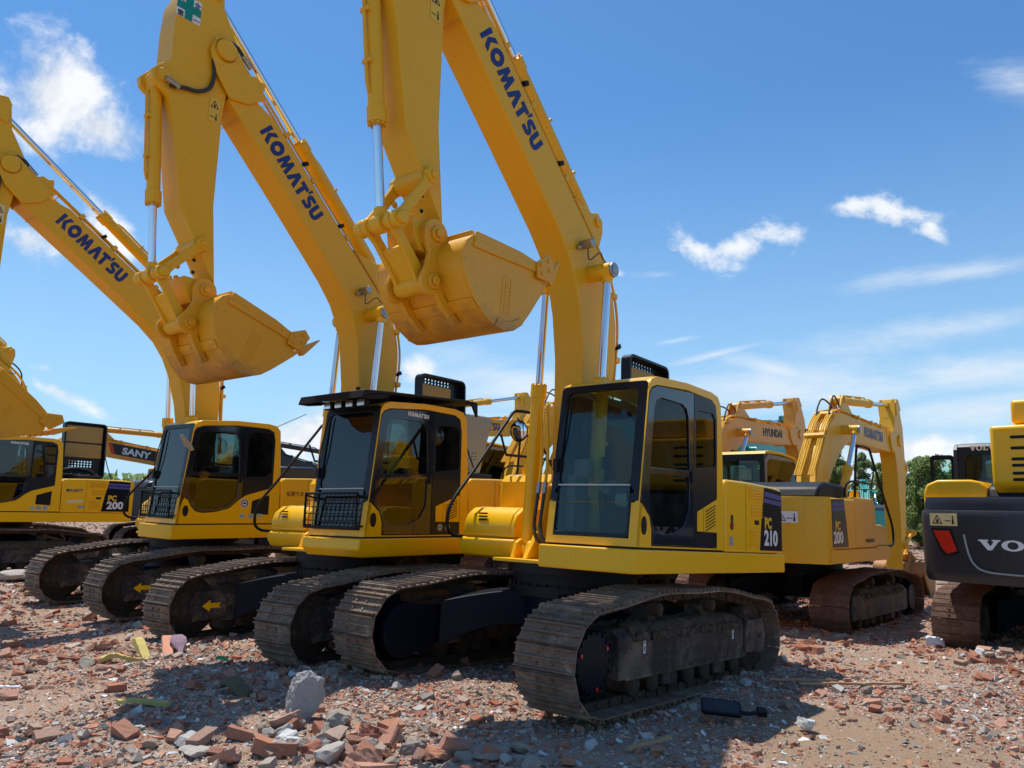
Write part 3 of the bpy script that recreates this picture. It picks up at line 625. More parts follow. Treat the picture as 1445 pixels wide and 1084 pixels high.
    if C.get('mirror', True):
        mr = part('mirror', 'mir', lambda mb: (mb.lathe((-.64, -1.40, 2.70), (.92, .05, -.1), [(-.07, .05), (-.05, .11), (-.01, .135), (.0, .14)], 28), mb.tube([(-.55, -1.36, 2.86), (-.70, -1.38, 2.74)], .012)), M['matt_black'], root, smooth=50)
        part('mirror_glass', 'mig', lambda mb: mb.lathe((-.64, -1.40, 2.70), (.92, .05, -.1), [(.001, .125), (.012, .10), (.02, .05), (.022, .01)], 28), M['mirror'], mr, smooth=60)
    # engine hood
    hd = C.get('hood')
    if hd:
        hx, hz, hw, hh, lean = hd
        f = frame((hx, -.38, hz), (-1, 0, 0), (0, -lean, 1))      # right = -x, up, normal = +y
        hm = M[C.get('hoodmat', 'black')]
        holes = [[(a + .012, b + .008), (a + .055, b + .008), (a + .060, b + .040), (a + .017, b + .040)] for a in [hw * .18 + i * .075 for i in range(int(hw * .62 / .075))] for b in ((hh - .135, hh - .085) if not C.get('lowperf') else (.40, .34, .28))]
        h = part('engine_hood', ('hood', hw, hh, C.get('lowperf')), lambda mb: mb.panel(rrect(0, hw, 0, hh, .10, 6), holes, lambda a, b, w: (a, b, -w), .02), hm, root, f)
        def rim(mb):
            o = rrect(0, hw, 0, hh, .10, 6); i = rrect(.035, hw - .035, .035, hh - .035, .07, 6)
            mb.panel(o, [i], lambda a, b, w: (a, b, -.01 + w), .13)
        part('hood_rim', ('hrim', hw, hh), rim, hm, h, bevel=.012)
        fz = (.14, hh * .42) if not C.get('lowperf') else (.50, hh - .08)
        part('insulation', ('foam', hw, hh, C.get('lowperf')), lambda mb: (mb.box(.07, hw - .07, fz[0], fz[1], .002, .045) if not C.get('lowperf') else (mb.box(.07, hw - .07, .52, .52 + (hh - .62) * .45, .002, .045), mb.box(.07, hw - .07, .54 + (hh - .62) * .47, hh - .08, .002, .05))) if 1 else None, M['foam'], h, bevel=.015)
        if not C.get('lowperf'): part('insulation_pad', ('foam2', hw, hh), lambda mb: mb.box(.06, hw - .30, hh * .46, hh - .15, .002, .06), M['foam'], h, bevel=.015)
        part('hood_stay', 'stay', lambda mb: mb.tube([(hw + .1, .0, .3), (hw + .02, .30, .22), (hw - .02, .62, .1), (hw - .1, .66, .05)], .012) , M['matt_black'], h)
    else:
        part('engine_hood', ('hc', key), lambda mb: mb.prism([(-.95, 2.07), (-.98, 2.20), (-1.12, 2.31), (-1.9, 2.33), (-2.2, 2.24), (-2.3, 2.07)], -1.15, .62), M['grey_body'] if not C.get('darkhood') else M['matt_black'], root, bevel=.05, seg=3)
    if C.get('engine'):
        def eng(mb):
            mb.box(-2.1, -1.0, -.35, .25, 2.07, 2.24); mb.cyl((-1.15, -.2, 2.2), (-2.0, -.2, 2.2), .16); mb.box(-1.9, -1.3, .3, .8, 2.09, 2.20)
            for k in range(5): mb.cyl((-1.1 - .2 * k, .5, 2.08), (-1.1 - .2 * k, .5, 2.24), .05)
            mb.tube([(-1.0, .2, 2.2), (-1.3, .4, 2.35), (-1.8, .35, 2.32), (-2.0, .1, 2.2)], .05)
        part('engine', 'eng', eng, M['matt_black'], root, bevel=.015)
    return lsp

# working gear ---------------------------------------------------------
BOOM_LO = [(-.16, -.12), (.0, -.17), (.25, -.08), (.85, .25), (1.43, .53), (1.9, .69), (2.2, .745), (2.5, .745), (2.85, .665), (3.92, .30), (5.15, -.135), (5.45, -.215), (5.72, -.19)]
BOOM_HI = [(5.86, -.06), (5.86, .09), (5.74, .17), (5.55, .21), (4.86, .47), (3.84, .83), (3.1, 1.10), (2.66, 1.265), (2.35, 1.38), (2.1, 1.425), (1.85, 1.41), (1.55, 1.33), (1.19, 1.14), (.6, .70), (.1, .22), (-.12, .13)]
ARM = [(3.10, -.05), (3.08, .12), (2.95, .20), (2.03, .345), (1.25, .475), (.80, .58), (.72, .72), (.60, .76), (.50, .70), (.40, .60), (.0, .60), (-.35, .58), (-.75, .42), (-.98, .28), (-1.0, .12), (-.90, .06), (-.55, .02), (-.15, -.20), (.05, -.24), (.45, -.10), (.75, -.06), (1.9, -.05), (2.8, -.14), (2.98, -.155)]
# bucket profile (u,v): from upper back edge round the bottom to the lip
BK = [(.02, -.14), (.09, -.06), (.20, -.02), (.33, -.04), (.45, -.10), (.58, -.20), (.68, -.33), (.75, -.47), (.77, -.60), (.74, -.72), (.66, -.84), (.54, -.94), (.25, -1.15), (.12, -1.245)]
def bucket_fn(mb):
    # wrapper shell with thickness
    inn = []
    for i, p in enumerate(BK):
        a = BK[max(i - 1, 0)]; b = BK[min(i + 1, len(BK) - 1)]; d = Vector((b[0] - a[0], b[1] - a[1])).normalized(); n = Vector((-d.y, d.x))
        q = Vector(p) + n * .028
        if (Vector((.3, -.6)) - q).length > (Vector((.3, -.6)) - Vector(p)).length: q = Vector(p) - n * .028
        inn.append((q.x, q.y))
    mb.prism(BK + inn[::-1], -.53, .53)
    sidep = BK[:-1] + [(.02, -1.06), (-.01, -.75), (-.01, -.4)]
    for s in (-1, 1):
        mb.prism(sidep, s * .53, s * .552)
        mb.prism([(-.015, -.16), (-.015, -.75), (.02, -1.06), (.11, -1.09), (.12, -.70), (.13, -.14)], s * .55, s * .572)
        mb.prism([(.75, -.47), (.77, -.60), (.74, -.72), (.66, -.84), (.60, -.80), (.66, -.70), (.68, -.60), (.67, -.50)], s * .55, s * .566)
    # wear strips and gusset across the back
    mb.prism([(.56, -.185), (.63, -.27), (.645, -.26), (.575, -.172)], -.53, .53)
    mb.prism([(.02, -.14), (-.03, -.14), (-.03, -.18), (.02, -.20)], -.52, .52)
def ears_fn(mb):
    for s in (-1, 1):
        o = [(.14 * math.cos(R(a)), .14 * math.sin(R(a))) for a in range(60, 241, 20)]
        o2 = [(.43 + .125 * math.cos(R(a)), .02 + .125 * math.sin(R(a))) for a in range(-30, 91, 20)]
        P = o + [(.03, -.17), (.30, -.10), (.52, -.14), (.72, -.36), (.76, -.30), (.62, -.12)] + o2 + [(.30, .09), (.18, .07)]
        mb.prism(P, s * .195, s * .245)
        for (u, v) in ((0, 0), (.43, .01)):
            mb.cyl((u, s * .24, v), (u, s * .275, v), .07, n=20); mb.cyl((u, s * .28, v), (u, s * .30, v), .045, n=6)
def tooth_fn(mb):
    # points along -v from the lip, local: x = outwards, z = thickness
    mb.loft([[(0, -.05, -.045), (0, .05, -.045), (0, .05, .05), (0, -.05, .05)], [(.12, -.045, -.035), (.12, .045, -.035), (.12, .045, .035), (.12, -.045, .035)], [(.33, -.035, -.005), (.33, .035, -.005), (.33, .035, .005), (.33, -.035, .005)]])

def cyl_between(root, name, p0, p1, y, barrel, r, rr, mat, keyn, parts=True, flip=False):
    """hydraulic cylinder in the machine's plane: p0 (barrel foot) to p1 (rod eye), (x,z)"""
    d = Vector((p1[0] - p0[0], 0, p1[1] - p0[1])); ln = d.length
    m = frame((p0[0], y, p0[1]), d, (0, 1, 0))       # local x along the cylinder, y = machine y
    def bar(mb):
        mb.lathe((.06, 0, 0), (1, 0, 0), [(0, r * .8), (.05, r), (barrel - .20, r), (barrel - .195, r * 1.18), (barrel - .06, r * 1.18), (barrel - .055, r * .9), (barrel - .04, r * .7)], 28)
        mb.cyl((0, -.07, 0), (0, .07, 0), r * 1.05, n=20)
        mb.tube([(.14, 0, r * 1.15), (.2, 0, r * 1.35), (barrel - .35, 0, r * 1.35), (barrel - .25, 0, r * 1.1)], .016, 8, False)
        for q in (.3, .62): mb.box(barrel * q, barrel * q + .035, -r * .7, r * .7, r * .7, r * 1.4)
        for k in range(10):
            a = 2 * math.pi * k / 10; mb.cyl((barrel - .055 + .06, r * 1.0 * math.cos(a), r * math.sin(a)), (barrel + .025, r * 1.0 * math.cos(a), r * math.sin(a)), .012, n=6)
    o = part(name, (keyn, round(barrel, 2), round(r, 3)), bar, mat, root, m, smooth=40)
    def rod(mb): mb.cyl((barrel - .02, 0, 0), (ln - .05, 0, 0), rr, n=24)
    def eye(mb): mb.cyl((ln, -.065, 0), (ln, .065, 0), rr * 2.1, n=20); mb.cyl((ln - .14, 0, 0), (ln - .04, 0, 0), rr * 1.35, rr * 1.6)
    part('rod', (keyn, round(ln, 3), round(barrel, 2)), rod, M['chrome'], o)
    part('rod_eye', (keyn, round(ln, 3)), eye, mat, o, bevel=.008)
    return o

def build_gear(root, C):
    am = M[C.get('gear', 'yellow_arm')]; th, ph, be = (R(a) for a in C['angles'])     # boom, arm, bucket(pin2 direction)
    F = Vector(FOOT)
    def B2(u, v): q = rot2((u, v), th); return (F.x + q[0], F.y + q[1])
    Bp = B2(5.7, 0)
    def A2(u, v): q = rot2((u, v), ph); return (Bp[0] + q[0], Bp[1] + q[1])
    K = A2(2.925, 0)
    def K2(u, v): q = rot2((u, v), be); return (K[0] + q[0], K[1] + q[1])
    fm = lambda o, a: frame((o[0], 0, o[1]), (math.cos(a), 0, math.sin(a)), (-math.sin(a), 0, math.cos(a))) @ Matrix.Rotation(math.pi / 2, 4, 'X').inverted()
    # local frame of gear parts: x = u, z = v, y = machine y
    def fm(o, a):
        m = Matrix(((math.cos(a), 0, -math.sin(a)), (0, 1, 0), (math.sin(a), 0, math.cos(a)))).to_4x4(); m.translation = Vector((o[0], 0, o[1])); return m
    key = C.get('gear', 'ya')
    def boom(mb):
        lo = [p for p in BOOM_LO if p[0] < 5.3]; hi = [p for p in BOOM_HI if p[0] < 5.6]
        body = [p for p in BOOM_LO if .0 < p[0] < 5.2] + [(5.38, .05)] + [p for p in BOOM_HI if .05 < p[0] < 5.4]
        mb.prism(body, -.19, .19)
        # fork plates at the arm end
        for s in (-1, 1):
            mb.prism([(5.08, .10), (5.15, -.135), (5.45, -.215), (5.72, -.19), (5.86, -.06), (5.86, .09), (5.74, .17), (5.55, .21), (5.12, .37)], s * .19, s * .235)
            mb.cyl((5.7, s * .23, 0), (5.7, s * .275, 0), .125, n=24)
        mb.prism([(5.36, .24), (5.22, .30), (5.24, .42), (5.33, .47), (5.36, .40), (5.42, .36), (5.44, .25)], .12, .20)
        # foot
        mb.cyl((0, -.20, 0), (0, .20, 0), .17, n=24)
        mb.prism([(-.05, -.16), (.25, -.08), (.5, .12), (.5, .6), (.1, .22), (-.1, .14)], -.19, .19)
        # arm cylinder bracket
        for s in (-1, 1): mb.prism([(2.35, 1.36), (2.62, 1.63), (2.75, 1.69), (2.86, 1.63), (2.88, 1.50), (3.25, 1.02), (2.7, 1.2)], s * .09, s * .13)
        mb.cyl((2.75, -.16, 1.57), (2.75, .16, 1.57), .06)
        # boss of the boom cylinders
        mb.cyl((2.23, -.36, 1.06), (2.23, .36, 1.06), .095, n=24)
    bo = part('boom', ('boom', key), boom, am, root, fm(F, th), bevel=.012)
    for sd_ in (-1, 1): part('boom_pin', ('bpin', sd_), lambda mb: (mb.cyl((2.23, sd_ * .49, 1.06), (2.23, sd_ * .512, 1.06), .082, n=24), mb.cyl((2.23, sd_ * .51, 1.06), (2.23, sd_ * .52, 1.06), .05, n=20)), M['steel'], bo)
    def pipes(mb):
        for y in (-.16, -.10, .10, .16) if not C.get('manypipes') else (-.17, -.13, -.09, .05, .09, .13, .17):
            off = .055
            P = [(.35, .60 + off)] + [(1.0, 1.02 + off), (1.45, 1.31 + off), (1.8, 1.43 + off), (2.15, 1.44 + off), (2.45, 1.35 + off), (2.9, 1.19 + off), (3.84, .84 + off), (4.86, .48 + off), (5.25, .34 + off)]
            mb.tube([(u, y, v) for u, v in P], .016, 8)
        for u, v in ((1.2, 1.17), (1.9, 1.44), (3.3, 1.04), (4.1, .75), (4.7, .54)): mb.box(u - .03, u + .03, -.19, .19, v, v + .085, Matrix.Rotation(R(20 if u > 2 else -35), 3, 'Y'), (u, 0, v + .02))
    part('hydraulic_pipe', ('pipe', C.get('manypipes')), pipes, am if not C.get('manypipes') else M['yellow_old'], bo, smooth=40)
    part('hose', ('hoseb',), lambda mb: [mb.tube([(5.20, y, .40), (5.42, y, .50), (5.66, y * 1.2, .40), (5.80, y * 1.3, .12), (5.74, y * 1.3, -.25), (5.95, y * 1.3, -.55)], .021) for y in ((.15, .10) if not C.get('manypipes') else (.15,))], M['rubber'], bo) if C.get('manypipes') else None
    part('hose_loop', ('hosel', C.get('manypipes')), lambda mb: [mb.tube([(1.75, y, 1.47), (1.95, y * 1.1, 1.62 + q), (2.2, y, 1.72 + q), (2.45, y * .8, 1.60), (2.55, y * .6, 1.47)], .018) for y, q in (((-.12, .05), (.12, 0)) if C.get('manypipes') else ((-.12, -.05),))], M['rubber'], bo)
    # work lamp on the left side of the boom
    for u, v, a in ((1.36, .92, -4), (3.0, .93, 19), (5.0, .17, 19)): part('weld_seam', ('seam', u), lambda mb: mb.box(0, .010, -.1915, .1915, -.26 if u > 2 else -.38, .26 if u > 2 else .36), am, bo, Matrix.Translation((u, 0, v)) @ Matrix.Rotation(R(a), 4, 'Y'))
    wl = part('work_lamp', 'wl', lambda mb: (mb.box(2.52, 2.62, .21, .36, .98, 1.06), mb.box(2.54, 2.58, .19, .25, .90, 1.0)), M['steel'], bo, fm((0, 0), 0), bevel=.015)
    part('cable', 'wlc', lambda mb: mb.tube([(2.52, .28, 1.0), (2.40, .31, .93), (2.44, .34, 1.12), (2.36, .30, 1.22), (2.25, .24, 1.40), (2.3, .15, 1.45)], .007, 6), M['rubber'], wl)
    for u, v in ((1.3, 1.24), (3.45, .98), (4.3, .69)): part('clip', 'clp', lambda mb: mb.box(0, .05, .16, .21, 0, .07), M['matt_black'], bo, Matrix.Translation((u, 0, v)))
    lg = C.get('boomlogo')
    if lg:
        word, kind, h, w, mt = lg
        for s in (1, -1):
            dr = Vector((-math.cos(R(-19.2)), 0, -math.sin(R(-19.2)))) if s > 0 else Vector((math.cos(R(-19.2)), 0, math.sin(R(-19.2))))
            up = Vector((-math.sin(R(-19.2)), 0, math.cos(R(-19.2))))
            lc = C.get('logo_u', 4.02 if C.get('manypipes') else 4.06); c = Vector((lc, s * .1935, .51 - (lc - 4.12) * .348)); o = c - dr * w / 2 - up * h / 2
            fnn = logo_fn(word, h, w) if kind == 'k' else text_fn(word, h * 1.38, .012, 'LEFT', kind)
            if kind == 's':
                part('logo_plate', ('lpl',), lambda mb: mb.panel([(-.32, -.06), (w + .25, -.06), (w + .25, h + .07), (-.50, h + .07)], [], lambda a, b, q: (a, b, -q * .5), .002), M['black_letter'], bo, frame(o, dr, up))
                part('logo_stripe', ('lps',), lambda mb: mb.panel([(-.32, -.06), (-.20, -.06), (-.38, h + .07), (-.50, h + .07)], [], lambda a, b, q: (a, b, .003 - q), .002), M['red'], bo, frame(o, dr, up))
                fnn = text_fn(word, h * 1.38, .012, 'LEFT', 1.25); o = o + dr.cross(up) * .002
            part('lettering', ('blg', word), fnn, M[mt], bo, frame(o, dr, up))
    # arm
    def arm(mb):
        mb.prism([p for p in ARM if p[0] < 2.9] + [], -.17, .17)
        mb.prism([(2.8, -.14), (2.98, -.155), (3.08, -.08), (3.10, .0), (3.08, .12), (2.95, .20), (2.8, .225)], -.17, .17)
        for (u, v, r) in ((0, 0, .15), (2.40, .06, .095), (2.925, 0, .13)): mb.cyl((u, -.185 if r != .15 else -.235, v), (u, .185 if r != .15 else .235, v), r, n=24)
        for s in (-1, 1):
            mb.prism([(.40, .58), (.50, .72), (.60, .80), (.70, .78), (.80, .62), (.85, .56)], s * .10, s * .172)
            mb.prism([(-.6, .1), (-.9, .06), (-1.0, .12), (-.98, .28), (-.75, .42)], s * .1, s * .2)
            mb.cyl((.62, s * .17, .67), (.62, s * .20, .67), .075, n=20)
            for u, v in ((2.60, .13), (2.74, .13)): mb.cyl((u, s * .17, v), (u, s * .178, v), .035, n=16)
    ar = part('arm', ('arm', key), arm, am, root, fm(Bp, ph), bevel=.012)
    for s in (-1, 1):
        for u in (2.60, 2.74): part('bolt', ('abolt', s), lambda mb: mb.cyl((0, s * .176, 0), (0, s * .184, 0), .02, n=8), M['matt_black'], ar, Matrix.Translation((u, 0, .13)))
    for s in (1,):
        if C.get('armsticker', True): sticker(ar, frame((.90, .1725, .11), (0, 0, -1), (-1, 0, 0)), .13, .29, C.get('stickmat', 'cream'), 'warning_sticker', True)
    if C.get('cross'):
        # safety sign: green cross on white
        f = frame((-.17, .1725, .60), (0, 0, -1), (-1, 0, 0)) @ Matrix.Scale(.85, 4)
        sg = part('safety_sign', 'sgn', lambda mb: mb.box(0, .34, 0, .34, 0, .002), M['white'], ar, f)
        part('cross', 'crs', lambda mb: (mb.box(.115, .225, 0, .34, .002, .0035), mb.box(0, .34, .115, .225, .002, .0034)), M['green'], sg)
        for ch, x, y in (('安', .01, .235), ('全', .235, .235), ('第', .01, .01), ('一', .235, .01)):
            part('lettering', ('cj', ch), text_fn(ch, .095, .002), M['black_letter'], sg, Matrix.Translation((x, y, .0035)))
    part('arm_hose', 'ahose', lambda mb: mb.tube([(u, .205, v) for u, v in ((.72, .60), (.67, .43), (.64, .28), (.53, .14), (.33, .10), (.15, .12), (-.04, .06), (-.14, -.04), (-.13, -.17), (-.03, -.27), (.03, -.34))], .023, 10), M['rubber'], ar)
    part('hose_fitting', 'ahf', lambda mb: (mb.cyl((.66, .205, .66), (.70, .205, .50), .034, n=8), mb.cyl((-.06, .205, -.24), (.05, .205, -.36), .032, n=8)), M['steel'], ar)
    # cylinders
    fx, fz = .31, 1.25
    P = B2(2.23, 1.06)
    for y in (.42, -.42): cyl_between(root, 'boom_cylinder', (fx, fz), P, y, 1.80, .078, .043, am if C.get('gear') else M['yellow'], 'bc')
    ac0 = B2(2.75, 1.57); ac1 = A2(-.86, .19)
    cyl_between(root, 'arm_cylinder', ac0, ac1, 0, 2.0, .085, .048, am, 'ac')
    # linkage
    Al = A2(2.40, .06); P2 = K2(.43, .01)
    # L: distance .61 from Al, .59 from P2, on the front (+v) side
    a = Vector(Al); b = Vector(P2); d = (b - a).length; r1, r2 = .62, .60; q = (r1 * r1 - r2 * r2 + d * d) / (2 * d); hh = math.sqrt(max(r1 * r1 - q * q, .001))
    e = (b - a).normalized(); n = Vector((-e.y, e.x)); Lp = a + e * q + n * hh
    cyl_between(root, 'bucket_cylinder', A2(.62, .67), (Lp.x, Lp.y), 0, 1.42, .072, .040, am, 'kc')
    dl = Lp - a; m = frame((a.x, 0, a.y), (dl.x, 0, dl.y), (0, 1, 0))
    def tip(mb):
        for s in (-1, 1):
            mb.loft([[(u, s * (.19 if w == 0 else .245), v) if 0 else (u, yy, v) for yy, v in ((s * .19, -h), (s * .235, -h), (s * .235, h), (s * .19, h))] for u, h, w in ((0, .075, 0), (.12, .046, 0), (.5, .046, 0), (.62, .07, 0))])
            for u in (0, .62): mb.cyl((u, s * .185, 0), (u, s * .255, 0), .078, n=22); mb.cyl((u, s * .25, 0), (u, s * .275, 0), .045, n=6)
    part('tipping_link', ('tip', key), tip, am, root, m, bevel=.008)
    dl = b - Lp; m = frame((Lp.x, 0, Lp.y), (dl.x, 0, dl.y), (0, 1, 0))
    def blk(mb):
        for s in (-1, 1):
            mb.loft([[(u, yy, v) for yy, v in ((s * (y0 - .045), -h), (s * y0, -h), (s * y0, h), (s * (y0 - .045), h))] for u, h, y0 in ((0, .07, .175), (.14, .045, .165), (.45, .060, .15), (.60, .075, .15))])
        mb.box(.22, .55, -.13, .13, -.032, .032)
        mb.cyl((.60, -.175, 0), (.60, .175, 0), .085, n=24); mb.cyl((0, -.30, 0), (0, .30, 0), .055, n=20)
        for s in (-1, 1): mb.cyl((0, s * .12, 0), (0, s * .18, 0), .08, n=22)
    part('bucket_link', ('blk', key), blk, am, root, m, bevel=.008)
    # bucket
    bm_ = M[C.get('bucketmat', 'yellow_bucket')]; bkey = C.get('bucketmat', 'yb')
    bk = part('bucket', ('bk', bkey), bucket_fn, bm_, root, fm(K, be), bevel=.006)
    part('bucket_ear', ('ear', bkey), ears_fn, bm_, bk, bevel=.008)
    du = Vector((-.13 - .12, 0, -1.42 + 1.245)).normalized()
    for k in range(5):
        y = -.49 + .245 * k
        part('tooth', ('tooth', bkey), tooth_fn, bm_, bk, frame((.14, y, -1.235), du, (0, 1, 0)), bevel=.006)
    for s in (-1, 1):
        sc = part('side_cutter', ('sc', s, bkey), lambda mb: mb.prism([(.17, -.99), (.02, -.98), (-.10, -1.14), (-.04, -1.24), (.17, -1.17)], s * .572, s * .60), bm_, bk, bevel=.006)
        for u, v in ((.04, -1.03), (.12, -1.05), (-.03, -1.14), (.06, -1.16)): part('bolt', ('scb', s), lambda mb: mb.cyl((0, s * .60, 0), (0, s * .615, 0), .022, n=8), bm_, sc, Matrix.Translation((u, 0, v)))
    if C.get('bucklogo', True):
        part('raised_lettering', ('blt', bkey), logo_fn("KOMAT'SU", .05, .30, .004), bm_, bk, frame((.60, .5525, -.62), (-.95, 0, -.05), (-.05, 0, .95)) if 1 else None)
        part('lettering_frame', ('blf', bkey), lambda mb: mb.panel(rrect(-.02, .33, -.03, .09, .01, 2), [rrect(-.012, .322, -.022, .082, .008, 2)], lambda a, b, w: (a, b, .004 - w), .006), bm_, bk, frame((.60, .553, -.62), (-.95, 0, -.05), (-.05, 0, .95)))
    return bo

def excavator(C):
    X, Y, yaw, z, pitch, roll = C['pose']
    root = empty('excavator')
    root.matrix_world = Matrix.Translation((X, Y, z)) @ Matrix.Rotation(R(yaw), 4, 'Z') @ Matrix.Rotation(R(roll), 4, 'X') @ Matrix.Rotation(R(pitch), 4, 'Y') @ Matrix.Scale(C.get('scale', 1), 4)
    tag(root, C['label'], 'excavator', C.get('group'))
    for s in (1, -1):
        t = build_track(root, s, C, C.get('front_sprocket', True))
        if C.get('arrow') and C['arrow'][0] == s:
            for so in (C['arrow'][1],):
                xo = 1 if C.get('front_sprocket', True) else -1     # local frame is turned half round when the idler leads
                f = frame((-1.30, so * .237, .40), (-1, 0, 0), (0, 0, 1))
                if so < 0: f = frame((-1.30, so * .237, .40), (-1, 0, 0), (0, 0, -1)) @ Matrix.Translation((0, -.10, 0))
                part('arrow', ('arrow',), lambda mb: mb.panel([(0, .02), (.15, .02), (.15, -.02), (.26, .05), (.15, .12), (.15, .08), (0, .08), (.03, .05)], [], lambda a, b, w: (a, b, w), .002), M['yellow'], t, f)
        if C.get('railmark'):
            f = lambda x, so: frame((x, so * .2035, .52), (so * -1, 0, 0), (0, 0, 1))
            part('shackle_mark', ('skm',), lambda mb: mb.panel(rrect(-.02, .02, -.07, .07, .012), [rrect(-.010, .010, -.055, -.005, .006), rrect(-.010, .010, .005, .055, .006)], lambda a, b, w: (a, b, w), .002), M['white'], t, f(.85, s if C.get('front_sprocket', True) else -s))
            part('shackle_mark', ('skm',), lambda mb: None, M['white'], t, f(-.95, s if C.get('front_sprocket', True) else -s))
    part('undercarriage_frame', 'xf', xframe_fn, M['navy'], root, bevel=.01)
    part('swing_bearing', 'sb', bearing_fn, M['matt_black'], root, smooth=40)
    if C.get('cabon', True): cab = build_cab(root, C)
    lsp = build_body(root, C)
    build_gear(root, C)
    if C.get('extra'): C['extra'](root, lsp)
    return root

YR = "yellow excavators parked in a row with raised booms"
def extra1(root, lsp):
    f = frame((-.885, 1.3615, 1.66), (-1, 0, 0), (0, 0, 1))
    part('emblem', 'e1', lambda mb: (mb.panel(ell(.035, .02, .032, .042, 18), [], lambda a, b, w: (a, b, w), .002), mb.panel(ell(.03, -.055, .042, .045, 18), [], lambda a, b, w: (a, b, w), .002)), M['black_letter'], lsp, f)
    part('emblem_centre', 'e1b', lambda mb: mb.panel(ell(.03, -.05, .018, .026, 14), [], lambda a, b, w: (a, b, .003 - w * .2), .001), M['red'], lsp, f)
    part('info_sticker', 'e1c', lambda mb: mb.box(0, .085, 0, .09, 0, .002), M['hood_grey'], lsp, frame((-.86, 1.361, 1.40), (-1, 0, 0), (0, 0, 1)))
    # hydraulic hoses beside the boom cylinder
    part('hydraulic_hose', 'hh', lambda mb: [mb.tube([(.36, y, 1.95), (.40, y, 1.70), (.42, y, 1.50), (.44, y + .06, 1.36), (.34, y + .16, 1.27), (.15, y + .2, 1.25)], .019) for y in (-.25, -.17)], M['rubber'], root)
    part('hose_fitting', 'hf', lambda mb: [mb.cyl((.38, y, 1.84), (.36, y, 1.96), .028, n=6) for y in (-.25, -.17)], M['steel'], root)
    part('hose_pipe', 'hp', lambda mb: [mb.tube([(.36, y, 1.95), (.34, y, 2.3), (.32, y - .05, 2.8)], .017) for y in (-.25, -.17)], M['yellow'], root)
    for x in (-.6, .75): pass
def extra3(root, lsp):
    part('lettering', 'jp', text_fn('頑張りましょう', .085, .0015), M['black_letter'], lsp, frame((-.86, 1.362, 1.80), (-1, 0, 0), (0, 0, 1)))
    part('aerial', 'aer', lambda mb: mb.tube([(-.70, 1.2, 2.95), (-.9, 1.2, 3.05), (-1.25, 1.2, 3.22)], .006, 6), M['matt_black'], root)
    part('broken_mirror', 'bm', lambda mb: (mb.prism([(0, 0), (.05, .08), (.20, .22), (.24, .20), (.16, .05), (.04, -.02)], 0, .015), ), M['steel'], root, Matrix.Translation((.86, 1.42, 2.45)))
def extra4(root, lsp):
    part('lettering', 'jp4', text_fn('■大山興業', .075, .003), M['blue'], lsp, frame((-.84, 1.362, 1.80), (-1, 0, 0), (0, 0, 1)))
    part('safety_sticker', 'st4', lambda mb: mb.box(0, .36, 0, .075, 0, .002), M['cream'], lsp, frame((-.87, 1.362, 1.53), (-1, 0, .06), (0, 0, 1)))
    part('info_sticker', 'e4c', lambda mb: mb.box(0, .15, 0, .06, 0, .002), M['hood_grey'], lsp, frame((-1.13, 1.361, 1.43), (-1, 0, 0), (0, 0, 1)))
def extra5(root, lsp):
    sticker(root, frame((-2.690, -.66, 1.70), (.28, -.96, 0), (0, 0, 1)), .32, .17, 'white')
    part('lettering', 'k5', logo_fn("KOMAT'SU", .055, .40), M['black_letter'], root, frame((-.83, -1.3612, 1.42), (1, 0, 0), (0, 0, 1)))

KL = ("KOMAT'SU", 'k', .235, 1.58, 'blue')
excavator(dict(pose=(.699, 8.466, 230.04, -.010, -2.03, -.19), cab='A', paint='yellow', angles=(61.8, -92.8, -90.5), model='210', hood=(-1.50, 2.20, 1.05, 1.60, .02), boomlogo=("KOMAT'SU", 'k', .215, 1.25, 'blue'), logo_u=4.25, railmark=True, clearq=True, stickmat='yellow_letter', extra=extra1, engine=True, group=YR,
    label="nearest yellow excavator, plain cab without any guard, the biggest raised bucket left of its boom"))
excavator(dict(pose=(-2.039, 10.469, 231.98, -.036, .07, .58), cab='A', paint='yellow', angles=(64.25, -90.0, -71.0), front_sprocket=False, arrow=(-1, -1), skirt='bevel', visor=True, grille=True, cablogo=True, lowglass='glass_dark', model='200', hood=(-1.45, 2.20, 1.05, 1.58, .02), boomlogo=("KOMAT'SU", 'k', .235, 1.58, 'blue'), stickmat='yellow_letter', cross=True, engine=True, group=YR, dots=[(-.22, 1.45, .042, 'black_letter'), (-.36, 1.45, .042, 'green')],
    label="yellow excavator with black roof guard and four roof lamps above its dark cab"))
excavator(dict(pose=(-5.318, 13.369, 229.57, .018, .63, -.44), cab='B', paint='yellow', angles=(54.3, -90.0, -50.0), grille=True, lowglass='glass_dark', model='200', boomlogo=KL, front_sprocket=False, arrow=(1, -1), extra=extra3, group=YR, dots=[(-.10, 1.66, .072, 'blue'), (-.07, 1.46, .045, 'green'), (-.22, 1.46, .045, 'blue'), (-.38, 1.47, .045, 'green')],
    label="yellow excavator with arrows on its tracks and a rounded yellow lower door"))
excavator(dict(pose=(-11.621, 17.857, 234.18, .036, .23, .29), cab='B', paint='yellow', angles=(58, -92.0, -80.0), cablogo=True, model='200', hood=(-1.42, 2.16, 1.05, 1.40, .05), lowperf=True, boomlogo=KL, extra=extra4, engine=True, group=YR, dots=[(-.17, 1.42, .045, 'green'), (-.30, 1.42, .055, 'blue'), (-.44, 1.42, .055, 'black_letter')],
    label="leftmost excavator of the row, its foam lined engine hood open"))
R2 = "excavators parked behind the front row facing away"
